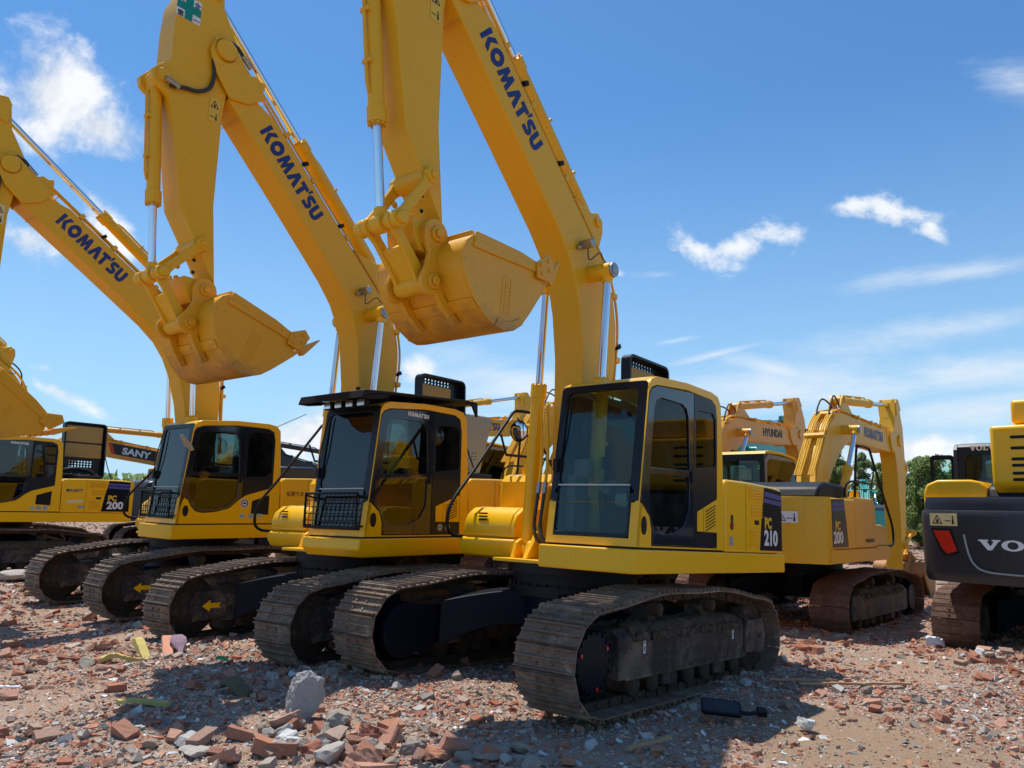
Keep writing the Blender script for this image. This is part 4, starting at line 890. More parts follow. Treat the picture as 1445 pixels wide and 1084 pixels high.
excavator(dict(pose=(5.247, 14.063, 48.2, -.107, 0, 0), cab='A', paint='yellow_old', gear='yellow_old', angles=(18.5, -88, 38), model='200', oldplate=True, darkhood=True, boomlogo=("KOMAT'SU", 'k', .20, 1.15, 'blue'), manypipes=True, shoe='shoe_red', grouser=.008, bucketmat='yellow_worn', bucklogo=False, stickmat='white', mirror=False, clearq=True, extra=extra5, group=R2,
    label="faded yellow excavator seen from behind with its arm hanging straight down"))

# ------------------------------------------------------------------ other makes in the background
def grey_rear(letters, lamp=True, mark=True, bonnet=True):
    def ex(root, lsp):
        # heavy charcoal counterweight with lamps, standing behind the engine bay
        def cw(mb):
            rows = []
            for z, s, ins in ((1.02, .93, .10), (1.07, .965, .05), (1.15, .985, .02), (1.5, 1.0, 0), (1.84, 1.0, 0), (1.89, .992, .02), (1.92, .97, .05)):
                P = []
                for k in range(-16, 17):
                    t = k / 16; y = 1.40 * math.sin(t * math.pi / 2) if 0 else 1.40 * t
                    ex_ = 2.83 - .20 * abs(t) ** 2.2 - (.30 * max(0, (abs(t) - .86) / .14) ** 2)
                    P.append((-ex_ * s if 0 else -2.1 - (ex_ - 2.1) * s, y * (1 - ins * .25), z))
                rows.append([(-2.1, -1.36, z)] + P + [(-2.1, 1.36, z)])
            mb.loft(rows)
        c = part('rear_weight', 'vcw', cw, M['grey_body'], root, smooth=40)
        X = lambda y: -(2.83 - .20 * abs(y / 1.4) ** 2.2 - .30 * max(0, (abs(y / 1.4) - .86) / .14) ** 2)
        for s in (1, -1):
            pts = [(.86, 1.76), (1.20, 1.76), (1.17, 1.68), (1.02, 1.38), (.80, 1.36)]
            pts = [(1.17, 1.66), (.97, 1.66), (.89, 1.41), (1.01, 1.37), (1.07, 1.44)]
            part('tail_lamp', ('tl', s), lambda mb: mb.panel([(p[0] * s, p[1]) for p in pts], [], lambda a, b, w: (X(a) - .012 + w, a, b), .012), M['red'], c)
            part('lamp_surround', ('tls', s), lambda mb: mb.panel([(p[0] * s + (.03 if p[0] > 1 else -.025) * s, p[1] + (.025 if p[1] > 1.5 else -.03)) for p in pts], [], lambda a, b, w: (X(a) - .006 + w, a, b), .01), M['matt_black'], c)
        def groove(mb):
            P = [(.80, 1.62), (.76, 1.38), (.69, 1.24), (.56, 1.175), (.3, 1.16), (0, 1.155), (-.3, 1.16), (-.56, 1.175), (-.69, 1.24), (-.76, 1.38), (-.80, 1.62)]
            mb.tube([(X(a) - .002, a, b) for a, b in P], .012, 6)
        part('groove', 'grv', groove, M['hood_grey'], c)
        if mark: sticker(c, frame((X(1.22) - .012, 1.20, 1.72), (-.22, -1, 0), (0, 0, 1)), .34, .16, 'cream')
        part('lettering', ('vl', letters), vlogo_fn(letters, .125, 1.20), M['white'], c, frame((-2.845, .63, 1.44), (0, -1, 0), (0, 0, 1)))
        # tall raised bonnet and rounded tank behind the weight
        def bon(mb):
            mb.prism([(-2.35, 2.25), (-2.35, 3.02), (-1.4, 3.05), (-1.4, 2.12), (-2.2, 2.12)], -1.0, .53)
        if not bonnet: return
        b = part('bonnet', 'bon', bon, M['yellow'], root, bevel=.05, seg=3)
        part('bonnet_top', 'bont', lambda mb: mb.prism([(-2.2, 3.04), (-2.2, 3.36), (-1.6, 3.36), (-1.6, 3.04)], -.9, .30), M['yellow'], b, bevel=.05, seg=3)
        part('slot', 'bons', lambda mb: [mb.prism(rrect(-.22, .30, z - .02, z + .02, .018), -2.353, -2.34, 'yz') for z in (2.86, 2.72, 2.58, 2.50, 2.40, 2.32)], M['matt_black'], b)
        part('fuel_tank', 'ft', lambda mb: mb.prism([(.62, 2.02), (.62, 2.22), (.68, 2.30), (.80, 2.33), (1.2, 2.33), (1.34, 2.27), (1.38, 2.15), (1.38, 2.02)], -2.25, -1.0, 'yz'), M['yellow'], root, bevel=.03, seg=3)
        part('lettering', 'vs', vlogo_fn('VOLVO', .075, .42), M['white'], root, frame((-.70, 1.12, 2.84), (0, -1, 0), (0, 0, 1)))
        def dr(mb): mb.panel(rrect(0, .75, 1.75, 2.75, .08), [rrect(.06, .69, 1.85, 2.68, .05)], lambda a, b, w: (.2 + a * .35, 1.38 + a * .93, b + w * 0), .0) if 0 else mb.panel(rrect(0, .34, 1.40, 2.80, .06), [rrect(.04, .30, 1.9, 2.73, .04)], lambda a, b, w: (-.45 - w, 1.39 + a, b), .04)
        d = part('open_door', 'od', dr, M['matt_black'], root)
        part('door_glass', 'odg', lambda mb: mb.panel(rrect(.035, .305, 1.89, 2.74, .04), [], lambda a, b, w: (-.465 - w, 1.39 + a, b), .006), M['glass'], d)
    return ex

excavator(dict(pose=(8.21, 11.37, 47.0, -.108, 0, 0), cab='A', cabpaint='grey_body', paint='yellow', cw='grey_body', angles=(16, -80, 0), hood=None, darkhood=True, shoe='shoe_red', grouser=.008, manypipes=True, mirror=False, bucketmat='yellow_worn', bucklogo=False, extra=grey_rear('VOLVO'), group=R2,
    label="excavator with wide charcoal counterweight, red tail lamp and cream warning sticker at the right"))
excavator(dict(pose=(4.03, 16.9, 48, 0, 0, 0), cab='A', paint='orange', gear='orange', angles=(21.5, -80, 0), model=None, boomlogo=('HYUNDAI', 1.0, .19, 1.0, 'black_letter'), manypipes=True, mirror=False, bucketmat='yellow_worn', bucklogo=False, group=R2,
    label="orange excavator behind the faded yellow one, its level boom showing above the cab roof"))
excavator(dict(pose=(5.9, 22.3, 48, 0, 0, 0), cab='A', paint='teal', gear='teal', angles=(24, -70, 0), model=None, manypipes=False, mirror=False, bucketmat='teal', bucklogo=False, group=R2,
    label="teal excavator half hidden behind the orange boom"))
excavator(dict(pose=(15.3, 33.5, 66, 0, 0, 0), cab='B', paint='teal', gear='teal', angles=(2, -80, 0), model=None, mirror=False, bucketmat='teal', bucklogo=False, group=R2,
    label="distant teal excavator seen past the faded yellow machine's hanging arm"))
excavator(dict(pose=(-.17, 17.4, 48, 0, 0, 0), scale=1.08, cab='A', paint='yellow', gear='yellow_old', angles=(21, -85, 0), model='220', hood=(-1.1, 2.2, 1.05, 1.15, .3), hoodmat='hood_grey', lowperf=True, engine=True, manypipes=True, mirror=False, bucketmat='yellow_worn', bucklogo=False, group=R2,
    label="yellow excavator with raised light grey perforated hood, glimpsed between the two nearest machines"))
excavator(dict(pose=(-3.2, 19.7, 48, 0, 0, 0), cab='A', paint='yellow', gear='yellow_old', angles=(25.5, -80, 0), model=None, boomlogo=("KOMAT'SU", 'k', .21, 1.30, 'blue'), mirror=False, bucketmat='yellow_worn', bucklogo=False, group=R2,
    label="tan boomed excavator, farthest behind the gap between the two nearest machines"))
excavator(dict(pose=(-14.9, 23.2, 48, 0, 0, 0), cab='B', paint='orange', gear='orange', angles=(12.5, -80, 0), model=None, boomlogo=('SANY', 's', .21, .85, 'white'), logo_u=3.7, manypipes=True, mirror=True, bucketmat='yellow_worn', bucklogo=False, group=R2,
    label="yellow excavator at the left background, a black plate with white letters on its boom"))
excavator(dict(pose=(-12.2, 29.0, 48, 0, 0, 0), cab='A', paint='yellow', cw='grey_body', angles=(6, -80, 0), model=None, mirror=False, bucketmat='yellow_worn', bucklogo=False, extra=grey_rear('VOLVO', True, False, False), group=R2,
    label="distant excavator with charcoal counterweight in the gap left of the wire guarded cab"))
excavator(dict(pose=(-10.0, 25.4, 48, 0, 0, 0), cab='A', paint='grey_body', gear='grey_body', angles=(9, -80, 0), model=None, mirror=False, bucketmat='grey_body', bucklogo=False, group=R2,
    label="dark grey excavator far behind, its boom showing between two yellow cabs"))

# ------------------------------------------------------------------ ground
MOUNDS = [(-1.6, 5.9, .9, .6, .10), (-3.4, 6.2, 1.4, .6, .05), (-.3, 5.3, 1.0, .5, .07), (-2.3, 7.8, 1.0, .6, .07), (-1.3, 8.3, .5, .35, .05), (3.7, 10.2, .9, .5, .10), (5.9, 9.5, .7, .45, .12), (6.6, 9.3, .8, .5, .12), (-8.5, 13.6, 2.5, 1.0, .12), (-10, 16.5, 2.5, 1.2, .10), (3.2, 6.2, .9, .5, .05), (7.6, 8.6, 1.2, .6, .10), (5.2, 8.0, 1.2, .6, .04)]
rs = np.random.RandomState(11)
WV = [(rs.uniform(.5, 3.2), rs.uniform(0, 6.28), rs.uniform(0, 6.28)) for _ in range(14)]
def gh(x, y):
    x = np.asarray(x, float); y = np.asarray(y, float); z = np.zeros_like(x)
    for f, a, p in WV: z = z + .009 / f ** .5 * np.sin(f * (x * math.cos(a) + y * math.sin(a)) + p)
    for mx, my, sx, sy, h in MOUNDS: z = z + h * np.exp(-((x - mx) / sx) ** 2 - ((y - my) / sy) ** 2)
    far = np.clip((np.hypot(x, y) - 60) / 200, 0, 1)
    return z * (1 - far) - .012
def ground_material():
    m, nt = newmat('rubble_dirt'); o = N(nt, 'ShaderNodeOutputMaterial'); b = N(nt, 'ShaderNodeBsdfPrincipled', Roughness=.95); L(nt, b.outputs[0], o.inputs[0])
    v = objvec(nt); b.inputs['Specular IOR Level'].default_value = .15
    big = noise(nt, .35, 4, .6, v); mid = noise(nt, 3, 6, .7, v); fine = noise(nt, 40, 5, .75, v)
    dirt = mix(nt, ramp(nt, mid, [(.35, (0, 0, 0)), (.65, (1, 1, 1))]).outputs[0], (.38, .28, .20), (.29, .20, .14))
    dirt = mix(nt, ramp(nt, big, [(.42, (0, 0, 0)), (.62, (1, 1, 1))]).outputs[0], dirt, (.37, .25, .17))
    def chips(scale, amt, cols, base):
        vo = N(nt, 'ShaderNodeTexVoronoi', Scale=scale, Randomness=1.0); L(nt, v, vo.inputs['Vector'])
        sep = N(nt, 'ShaderNodeSeparateColor'); L(nt, vo.outputs['Color'], sep.inputs[0])
        col = ramp(nt, sep.outputs[0], cols, 'CONSTANT').outputs[0]
        msk = mmath(nt, 'MULTIPLY', mmath(nt, 'LESS_THAN', sep.outputs[1], amt), mmath(nt, 'LESS_THAN', vo.outputs['Distance'], mmath(nt, 'MULTIPLY', sep.outputs[2], .55)))
        return mix(nt, msk, base, col), msk, vo
    cols = [(0, (.46, .17, .10)), (.30, (.52, .27, .18)), (.5, (.42, .38, .34)), (.72, (.58, .54, .49)), (.86, (.28, .15, .11)), (.94, (.75, .73, .70))]
    c, m1, v1 = chips(28, .55, cols, dirt); c, m2, v2 = chips(62, .6, cols, c); c, m3, v3 = chips(130, .6, cols, c)
    # the trodden earth between the machines is free of chips
    sp = N(nt, 'ShaderNodeVectorMath', operation='SUBTRACT'); L(nt, v, sp.inputs[0]); sp.inputs[1].default_value = (2.8, 6.35, 0)
    sm = N(nt, 'ShaderNodeVectorMath', operation='MULTIPLY'); L(nt, sp.outputs[0], sm.inputs[0]); sm.inputs[1].default_value = (.75, 1.05, 0)
    ln = N(nt, 'ShaderNodeVectorMath', operation='LENGTH'); L(nt, sm.outputs[0], ln.inputs[0])
    msk_t = mmath(nt, 'LESS_THAN', mmath(nt, 'ADD', ln.outputs['Value'], mmath(nt, 'MULTIPLY', mid, .9)), 1.35)
    c = mix(nt, mmath(nt, 'MULTIPLY', msk_t, .75), c, mix(nt, fine, (.36, .25, .155), (.26, .175, .11)))
    c = mix(nt, mmath(nt, 'MULTIPLY', fine, .55), c, mix(nt, .5, c, (.05, .035, .03)))
    L(nt, c, b.inputs['Base Color'])
    h = mmath(nt, 'ADD', mmath(nt, 'MULTIPLY', m1, .5), mmath(nt, 'ADD', mmath(nt, 'MULTIPLY', m2, .3), mmath(nt, 'MULTIPLY', fine, .5)))
    bp = N(nt, 'ShaderNodeBump', Strength=.8, Distance=.02); L(nt, h, bp.inputs['Height']); L(nt, bp.outputs[0], b.inputs['Normal'])
    return m
def spaced(a, b, core0, core1, n, step):
    core = list(np.arange(core0, core1, step)); t = np.linspace(0, 1, n) ** 2.5
    return np.array(sorted(list(core0 - t[1:] * (core0 - a)) + core + list(core1 + t * (b - core1))))
xs = spaced(-900, 900, -16, 14, 22, .12); ys = spaced(-300, 1500, 3.5, 24, 22, .12)
XX, YY = np.meshgrid(xs, ys); ZZ = gh(XX, YY); nx, ny = len(xs), len(ys)
me = bpy.data.meshes.new('ground')
co = np.stack([XX, YY, ZZ], -1).reshape(-1, 3)
idx = np.arange(nx * ny).reshape(ny, nx)
q = np.stack([idx[:-1, :-1], idx[:-1, 1:], idx[1:, 1:], idx[1:, :-1]], -1).reshape(-1, 4)
def fill_mesh(me, co, q, smooth=False):
    me.vertices.add(len(co)); me.vertices.foreach_set('co', co.astype(np.float32).ravel())
    me.loops.add(q.size); me.loops.foreach_set('vertex_index', q.astype(np.int32).ravel())
    me.polygons.add(len(q)); me.polygons.foreach_set('loop_start', (np.arange(len(q)) * q.shape[1]).astype(np.int32)); me.polygons.foreach_set('loop_total', np.full(len(q), q.shape[1], np.int32))
    me.polygons.foreach_set('use_smooth', [smooth] * len(q)); me.update(calc_edges=True); me.validate()
fill_mesh(me, co, q, True); me.materials.append(ground_material())
g = bpy.data.objects.new('ground', me); COL.objects.link(g); g['kind'] = 'structure'

def chip_mat(name, stops, island=True, bump=.5):
    m, nt = newmat(name); o = N(nt, 'ShaderNodeOutputMaterial'); b = N(nt, 'ShaderNodeBsdfPrincipled', Roughness=.92); L(nt, b.outputs[0], o.inputs[0])
    if island: r = N(nt, 'ShaderNodeNewGeometry').outputs['Random Per Island']
    else: r = N(nt, 'ShaderNodeObjectInfo').outputs['Random']
    c = ramp(nt, r, stops, 'LINEAR' if not island else 'CONSTANT').outputs[0]; v = objvec(nt) if not island else N(nt, 'ShaderNodeNewGeometry').outputs['Position']
    n1 = noise(nt, 22, 6, .7, v); n2 = noise(nt, 7, 4, .6, v); n3 = noise(nt, 90, 3, .7, v)
    c = mix(nt, mmath(nt, 'MULTIPLY', ramp(nt, n1, [(.5, (0, 0, 0)), (.7, (1, 1, 1))]).outputs[0], .45), c, (.40, .34, .27))
    c = mix(nt, mmath(nt, 'MULTIPLY', n2, .5), c, mix(nt, .6, c, (.06, .04, .03)))
    L(nt, c, b.inputs['Base Color']); b.inputs['Specular IOR Level'].default_value = .2
    bp = N(nt, 'ShaderNodeBump', Strength=bump, Distance=.006); L(nt, mmath(nt, 'ADD', n1, mmath(nt, 'MULTIPLY', n3, .5)), bp.inputs['Height']); L(nt, bp.outputs[0], b.inputs['Normal'])
    return m
BRICK = [(0, (.46, .16, .085)), (.2, (.54, .25, .15)), (.4, (.36, .13, .08)), (.55, (.60, .33, .23)), (.7, (.44, .20, .13)), (.85, (.50, .36, .28)), (.95, (.30, .14, .10))]
STONE = [(0, (.38, .33, .27)), (.22, (.47, .40, .32)), (.40, (.28, .245, .21)), (.58, (.40, .31, .23)), (.74, (.52, .48, .43)), (.90, (.74, .73, .70))]
CUBE = np.array([(x, y, z) for x in (-1, 1) for y in (-1, 1) for z in (-1, 1)], float)
CQ = np.array([(0, 1, 3, 2), (4, 6, 7, 5), (0, 4, 5, 1), (2, 3, 7, 6), (0, 2, 6, 4), (1, 5, 7, 3)])
def scatter(n, xr, yr, smin, smax, flat, jit, seed, dens=None):
    r = np.random.RandomState(seed)
    x = r.uniform(*xr, n); y = yr[0] + (yr[1] - yr[0]) * r.rand(n) ** 1.0
    keep = np.abs(x) < y * .76 + .8
    # clumping
    cl = sum(np.sin(f * 1.3 * (x * math.cos(a) + y * math.sin(a)) + p) for f, a, p in WV[:7]) / 3
    keep &= r.rand(n) < np.clip(.62 + .38 * cl, .12, 1)
    if dens is not None: keep &= r.rand(n) < dens(x, y)
    x = x[keep]; y = y[keep]; n = len(x)
    s = smin * (smax / smin) ** (r.rand(n) ** 2.2)
    dims = np.stack([s * r.uniform(.8, 1.5, n), s * r.uniform(.5, 1.0, n), s * flat * r.uniform(.5, 1.2, n)], -1) * .5
    V = CUBE[None] * (1 + r.uniform(-jit, jit * .6, (n, 8, 3))) * dims[:, None]
    a = r.uniform(0, 6.28, n); tx = r.normal(0, .35, n); ty = r.normal(0, .35, n)
    ca, sa, cx, sx, cy, sy = np.cos(a), np.sin(a), np.cos(tx), np.sin(tx), np.cos(ty), np.sin(ty)
    X, Y, Z = V[..., 0], V[..., 1], V[..., 2]
    Y, Z = Y * cx[:, None] - Z * sx[:, None], Y * sx[:, None] + Z * cx[:, None]
    X, Z = X * cy[:, None] + Z * sy[:, None], -X * sy[:, None] + Z * cy[:, None]
    X, Y = X * ca[:, None] - Y * sa[:, None], X * sa[:, None] + Y * ca[:, None]
    z = gh(x, y) + dims[:, 2] * r.uniform(-.6, .75, n)
    V = np.stack([X + x[:, None], Y + y[:, None], Z + z[:, None]], -1).reshape(-1, 3)
    Q = (CQ[None] + (np.arange(n) * 8)[:, None, None]).reshape(-1, 4)
    return V, Q
def rubble(name, mat, specs, label, cat):
    Vs, Qs, k = [], [], 0
    for sp in specs:
        V, Q = scatter(*sp); Vs.append(V); Qs.append(Q + k); k += len(V)
    me = bpy.data.meshes.new(name); fill_mesh(me, np.concatenate(Vs), np.concatenate(Qs)); me.materials.append(mat)
    o = bpy.data.objects.new(name, me); COL.objects.link(o); tag(o, label, cat, kind='stuff'); return o
bare = lambda x, y: 1 - .88 * np.exp(-((x - 2.7) / 1.1) ** 2 - ((y - 6.3) / .8) ** 2) - .4 * np.exp(-((x + 3.6) / 1.2) ** 2 - ((y - 6.9) / .7) ** 2)
NX, NY, FX, FY = (-7, 7), (4.6, 9.2), (-14, 12), (9, 18)
rubble('brick_rubble', chip_mat('brick_chips', BRICK), [
    (44000, NX, NY, .009, .034, .6, .5, 21, bare), (26000, NX, NY, .008, .05, .6, .45, 1, bare), (2600, NX, NY, .04, .09, .6, .3, 2, bare), (46000, FX, FY, .018, .08, .6, .4, 3, None), (2600, FX, FY, .07, .16, .6, .3, 4, None), (16000, (-45, 45), (18, 60), .05, .28, .5, .4, 5, None)],
    "broken red brick chips covering the ground under and between the excavators", 'brick rubble')
rubble('stone_rubble', chip_mat('stone_chips', STONE), [
    (70000, NX, NY, .009, .030, .6, .55, 22, bare), (24000, NX, NY, .008, .05, .6, .5, 6, bare), (1700, NX, NY, .04, .10, .6, .4, 7, bare), (38000, FX, FY, .016, .07, .5, .5, 8, None), (1300, FX, FY, .07, .17, .5, .4, 9, None), (10000, (-45, 45), (18, 60), .05, .25, .5, .4, 10, None)],
    "grey concrete and plaster crumbs mixed into the brick rubble", 'stone rubble')
rubble('litter_scraps', plain('pale_scraps', (.70, .68, .64), .7), [
    (700, NX, NY, .02, .09, .08, .5, 12, None), (500, FX, FY, .04, .16, .08, .5, 13, None)], "thin pale scraps of plastic and paper strewn over the rubble", 'litter')

# countable pieces: bricks and lumps of concrete, each an object
def rock_mesh(name, mat, seed, flat, rough, sub=2, brick=False):
    bm = bmesh.new()
    r = random.Random(seed)
    if brick:
        bmesh.ops.create_cube(bm, size=1)
        bmesh.ops.subdivide_edges(bm, edges=bm.edges[:], cuts=3, use_grid_fill=True)
        cut = Vector((r.uniform(.2, .6), r.uniform(-.6, .6), r.uniform(-.5, .5))).normalized()
        for v in bm.verts:
            v.co.x *= 1.0; d = v.co.dot(cut)
            if d > .38: v.co -= cut * (d - .38) * .9
            v.co += Vector([r.uniform(-.03, .03) for _ in range(3)])
            v.co.y *= .62; v.co.z *= .42
    else:
        bmesh.ops.create_icosphere(bm, subdivisions=sub, radius=.5)
        pl = [(Vector([r.gauss(0, 1) for _ in range(3)]).normalized(), r.uniform(.26, .40)) for _ in range(11)]
        for v in bm.verts:
            for n, d in (pl[:6] if sub >= 4 else pl):
                k = v.co.dot(n)
                if k > d: v.co -= n * (k - d)
            v.co *= 1 + r.uniform(-rough, rough)
            v.co.z *= flat
    from mathutils import noise as nz
    off = Vector((seed * 3.1, seed * 1.7, 0))
    for v in bm.verts:
        p = v.co + off; k = 1 + (.22 if sub >= 4 else .12) * nz.noise(p * 2.3) + .13 * nz.noise(p * 5.3) + .07 * nz.noise(p * 13) + .035 * nz.noise(p * 30)
        if not brick: v.co *= k
    me = bpy.data.meshes.new(name); bm.to_mesh(me); bm.free(); me.materials.append(mat); return me
BM_ = chip_mat('brick_piece', BRICK, False, .8); SM_ = chip_mat('concrete_piece', STONE, False, .9)
bricks = [rock_mesh('brick_fragment', BM_, 20 + i, .6, .05, brick=True) for i in range(6)]
stones = [rock_mesh('concrete_fragment', SM_, 40 + i, random.Random(i).uniform(.5, .85), .05, 3) for i in range(6)]
def put(me, name, x, y, s, rz, tilt=.3, lift=.2, label=None, cat=None, group=None, sc=(1, 1, 1)):
    o = bpy.data.objects.new(name, me); COL.objects.link(o)
    o.rotation_euler = (random.uniform(-tilt, tilt), random.uniform(-tilt, tilt), rz); o.scale = tuple(s * k for k in sc)
    o.location = (x, y, float(gh(x, y)) + s * lift); tag(o, label, cat, group); return o
rp = random.Random(99); cnt = [0, 0]
clusters = [(-1.3, 5.6, .9, .35, 50), (-.4, 5.35, .8, .25, 34), (-2.2, 7.6, .7, .4, 34), (-1.2, 8.2, .4, .3, 16), (-3.3, 5.6, 1.0, .3, 24), (3.7, 10.3, .6, .25, 40), (5.9, 9.5, .5, .25, 20), (-8.2, 13.6, 1.6, .6, 40), (0, 6.8, 4.5, 1.6, 60), (4.0, 7.5, 1.6, 1.2, 24), (6.8, 9.0, 1.0, .5, 14), (-4.6, 8.4, 1.0, .7, 24)]
for cx, cy, sx, sy, n in clusters:
    kb = 1.35 if (cy < 5.8 and cx > -2) else 1
    for _ in range(n):
        x, y = rp.gauss(cx, sx * .6), rp.gauss(cy, sy * .6)
        if y < 4.9 or abs(x) > .70 * y + .3: continue
        if ((x - 2.7) / 1.0) ** 2 + ((y - 6.3) / .8) ** 2 < 1: continue
        s = kb * rp.uniform(.045, .125) * (1 + (y > 11) * .5) * rp.uniform(.7, 1.1)
        if rp.random() < .62 and cnt[0] < 290:
            cnt[0] += 1; put(rp.choice(bricks), 'brick_fragment', x, y, s * 1.35, rp.uniform(0, 6.3), .5, .18, "broken piece of red brick lying loose in the rubble", 'brick', 'broken bricks scattered over the ground', (1, rp.uniform(.8, 1.2), rp.uniform(.8, 1.2)))
        elif cnt[1] < 290:
            cnt[1] += 1; put(rp.choice(stones), 'concrete_fragment', x, y, s * 1.25, rp.uniform(0, 6.3), .5, .16, "grey lump of broken concrete lying loose in the rubble", 'concrete lump', 'concrete lumps scattered over the ground', (1.1, rp.uniform(.7, 1.1), 1))
big = rock_mesh('boulder', chip_mat('pale_grey_concrete', [(0, (.46, .44, .41)), (1, (.46, .44, .41))], False, 1.2), 77, 1.0, .006, 5)
put(big, 'boulder', -1.50, 6.12, .34, .4, .05, .40, "large upright grey concrete boulder, by far the biggest stone in the foreground", 'boulder', None, (1.0, .8, 1.12))
put(rock_mesh('boulder', SM_, 78, .6, .03, 3), 'boulder', -1.20, 5.98, .24, 1.4, .2, .25, "grey brown rock leaning just right of the big upright boulder", 'boulder')
put(rock_mesh('concrete_slab', SM_, 79, .22, .03, 3), 'concrete_slab', -.10, 5.42, .34, .3, .05, .08, "flat grey concrete slab at the bottom edge, middle of the photo", 'slab')
put(rock_mesh('concrete_slab', SM_, 80, .22, .03, 3), 'concrete_slab', -2.0, 5.38, .30, 2.3, .05, .06, "flat pale concrete slab at the bottom edge, left of the middle", 'slab')
put(rock_mesh('concrete_slab', SM_, 81, .25, .03, 3), 'concrete_slab', -9.75, 15.8, .9, .2, .05, .12, "wide pale concrete slab lying before the leftmost tracks", 'slab')
put(rock_mesh('boulder', SM_, 82, .8, .03, 3), 'boulder', 2.36, 6.38, .17, .2, .1, .3, "small round grey stone in the shade beside the dropped mirror", 'stone')

def flat_thing(name, pts, z, h, mat, label, cat, x, y, rz, tilt=(0, 0), sub=True, bend=0):
    mb = MB(); r = random.Random(len(label)); n = 14
    rings = []
    for i in range(n + 1):
        t = i / n; w = pts(t); cx = (t - .5)
        zz = z + bend * math.sin(t * 5.1) + r.uniform(-.004, .004)
        rings.append([(cx, -w, zz), (cx, w * r.uniform(.85, 1.1), zz + r.uniform(0, .01)), (cx, w * .9, zz + h), (cx, -w * .8, zz + h * r.uniform(.8, 1.2))])
    mb.loft(rings); me = mb.mesh(name, mat, 60)
    o = bpy.data.objects.new(name, me); COL.objects.link(o); o.location = (x, y, float(gh(x, y)) + .02); o.rotation_euler = (tilt[0], tilt[1], rz)
    tag(o, label, cat); return o
foamy = plain('yellow_foam', (.55, .44, .14), .95); wood = plain('old_wood', (.42, .26, .14), .85); pinkw = plain('pink_board', (.62, .27, .16), .8); purple = plain('purple_cloth', (.26, .17, .22), .9); rag = plain('olive_rag', (.13, .12, .07), .95)
o = flat_thing('foam_strip', lambda t: .075 * (.6 + .4 * math.sin(t * 9) ** 2), .0, .03, foamy, "torn pale yellow foam strip lying flat on the dirt at the lower left", 'foam strip', -2.82, 6.42, .05, bend=.01); o.scale = (.42, .55, 1)
o = flat_thing('foam_roll', lambda t: .05, .0, .07, foamy, "rolled yellow foam leaning against the planks on the rubble", 'foam roll', -3.92, 8.72, -.9, (0, .25), bend=.02); o.scale = (.55, 1, 1)
o = flat_thing('foam_scrap', lambda t: .05 * (1 - t * .5), .0, .04, foamy, "curved yellow foam scrap in front of the foam roll", 'foam scrap', -3.95, 8.35, .5, bend=.03); o.scale = (.38, 1, 1)
o = flat_thing('board', lambda t: .055, .0, .02, pinkw, "salmon coloured broken board propped on the rubble beside the foam roll", 'board', -3.66, 8.78, -1.1, (0, .30)); o.scale = (.72, 1, 1)
o = flat_thing('cloth', lambda t: .08 * (.7 + .4 * math.sin(t * 7)), .03, .02, purple, "crumpled mauve cloth hanging over the salmon board", 'cloth', -3.55, 8.82, -1.05, (0, .30), bend=.02); o.scale = (.62, 1, 1)
o = flat_thing('rag', lambda t: .06 * (.5 + .6 * math.sin(t * 3.1)), .02, .06, rag, "dark olive rag draped over bricks left of the big boulder", 'rag', -2.35, 7.15, -.5, bend=.04); o.scale = (.34, 1.1, 1)
o = flat_thing('wood_strip', lambda t: .02, .02, .02, wood, "long pale wooden strip lying in the shadow edge right of the nearest track", 'wood strip', 3.55, 8.2, .1); o.scale = (1.2, 1, 1)
o = flat_thing('wood_strip', lambda t: .016, .02, .02, wood, "short wooden strip lying beside the long one right of the nearest track", 'wood strip', 3.05, 8.28, .02); o.scale = (.7, 1, 1)
o = flat_thing('wood_stick', lambda t: .018, .02, .02, wood, "brown stick lying in the shadow at the bottom, right of the middle", 'stick', 1.05, 5.9, .6, (0, -.05)); o.scale = (.42, 1, 1)
o = flat_thing('straw_tuft', lambda t: .10 * math.sin(t * 3.1), .0, .05, rag, "dry grass tuft on the sunlit dirt at the left", 'grass tuft', -5.6, 8.2, .25, bend=.015); o.scale = (.6, 1.2, 1)
o = flat_thing('plastic_strip', lambda t: .02, .03, .012, plain('white_plastic', (.75, .75, .76), .5), "white plastic strip lying on the dirt near the left edge", 'plastic strip', -4.35, 7.05, -.08); o.scale = (.34, 1, 1)
o = flat_thing('plastic_scrap', lambda t: .03, .03, .03, plain('green_plastic', (.01, .35, .12), .4), "small bright green plastic scrap among the stones", 'plastic scrap', -2.9, 8.3, .3, bend=.01); o.scale = (.12, 1, 1)
o = flat_thing('plastic_bag', lambda t: .09 * math.sin(t * 3.1), .02, .09, plain('white_bag', (.66, .68, .74), .5), "crumpled white bag on the rubble left of the charcoal machine's track", 'bag', 5.75, 10.75, .4, bend=.03); o.scale = (.35, 1, 1)
# dropped mirror
mbx = MB(); mbx.prism(rrect(-.19, .19, -.11, .11, .045, 5), 0, .035, 'xy'); me = mbx.mesh('dropped_mirror', M['matt_black'])
o = bpy.data.objects.new('dropped_mirror', me); COL.objects.link(o); o.location = (1.78, 6.68, float(gh(1.78, 6.68)) + .10); o.rotation_euler = (.40, .05, -.15); o.scale = (.85, .85, .8)
tag(o, "black rectangular vehicle mirror dropped on the shaded ground before the nearest track", 'mirror')
part('mirror_pane', 'dmp', lambda mb: mb.prism(rrect(-.165, .165, -.088, .088, .035, 5), .035, .037, 'xy'), M['black'], o)
part('mirror_arm', 'dma', lambda mb: (mb.tube([(.17, -.05, .02), (.26, -.06, .03), (.34, -.03, .03)], .022), mb.box(.33, .42, -.06, .03, .0, .06)), M['matt_black'], o, bevel=.01)

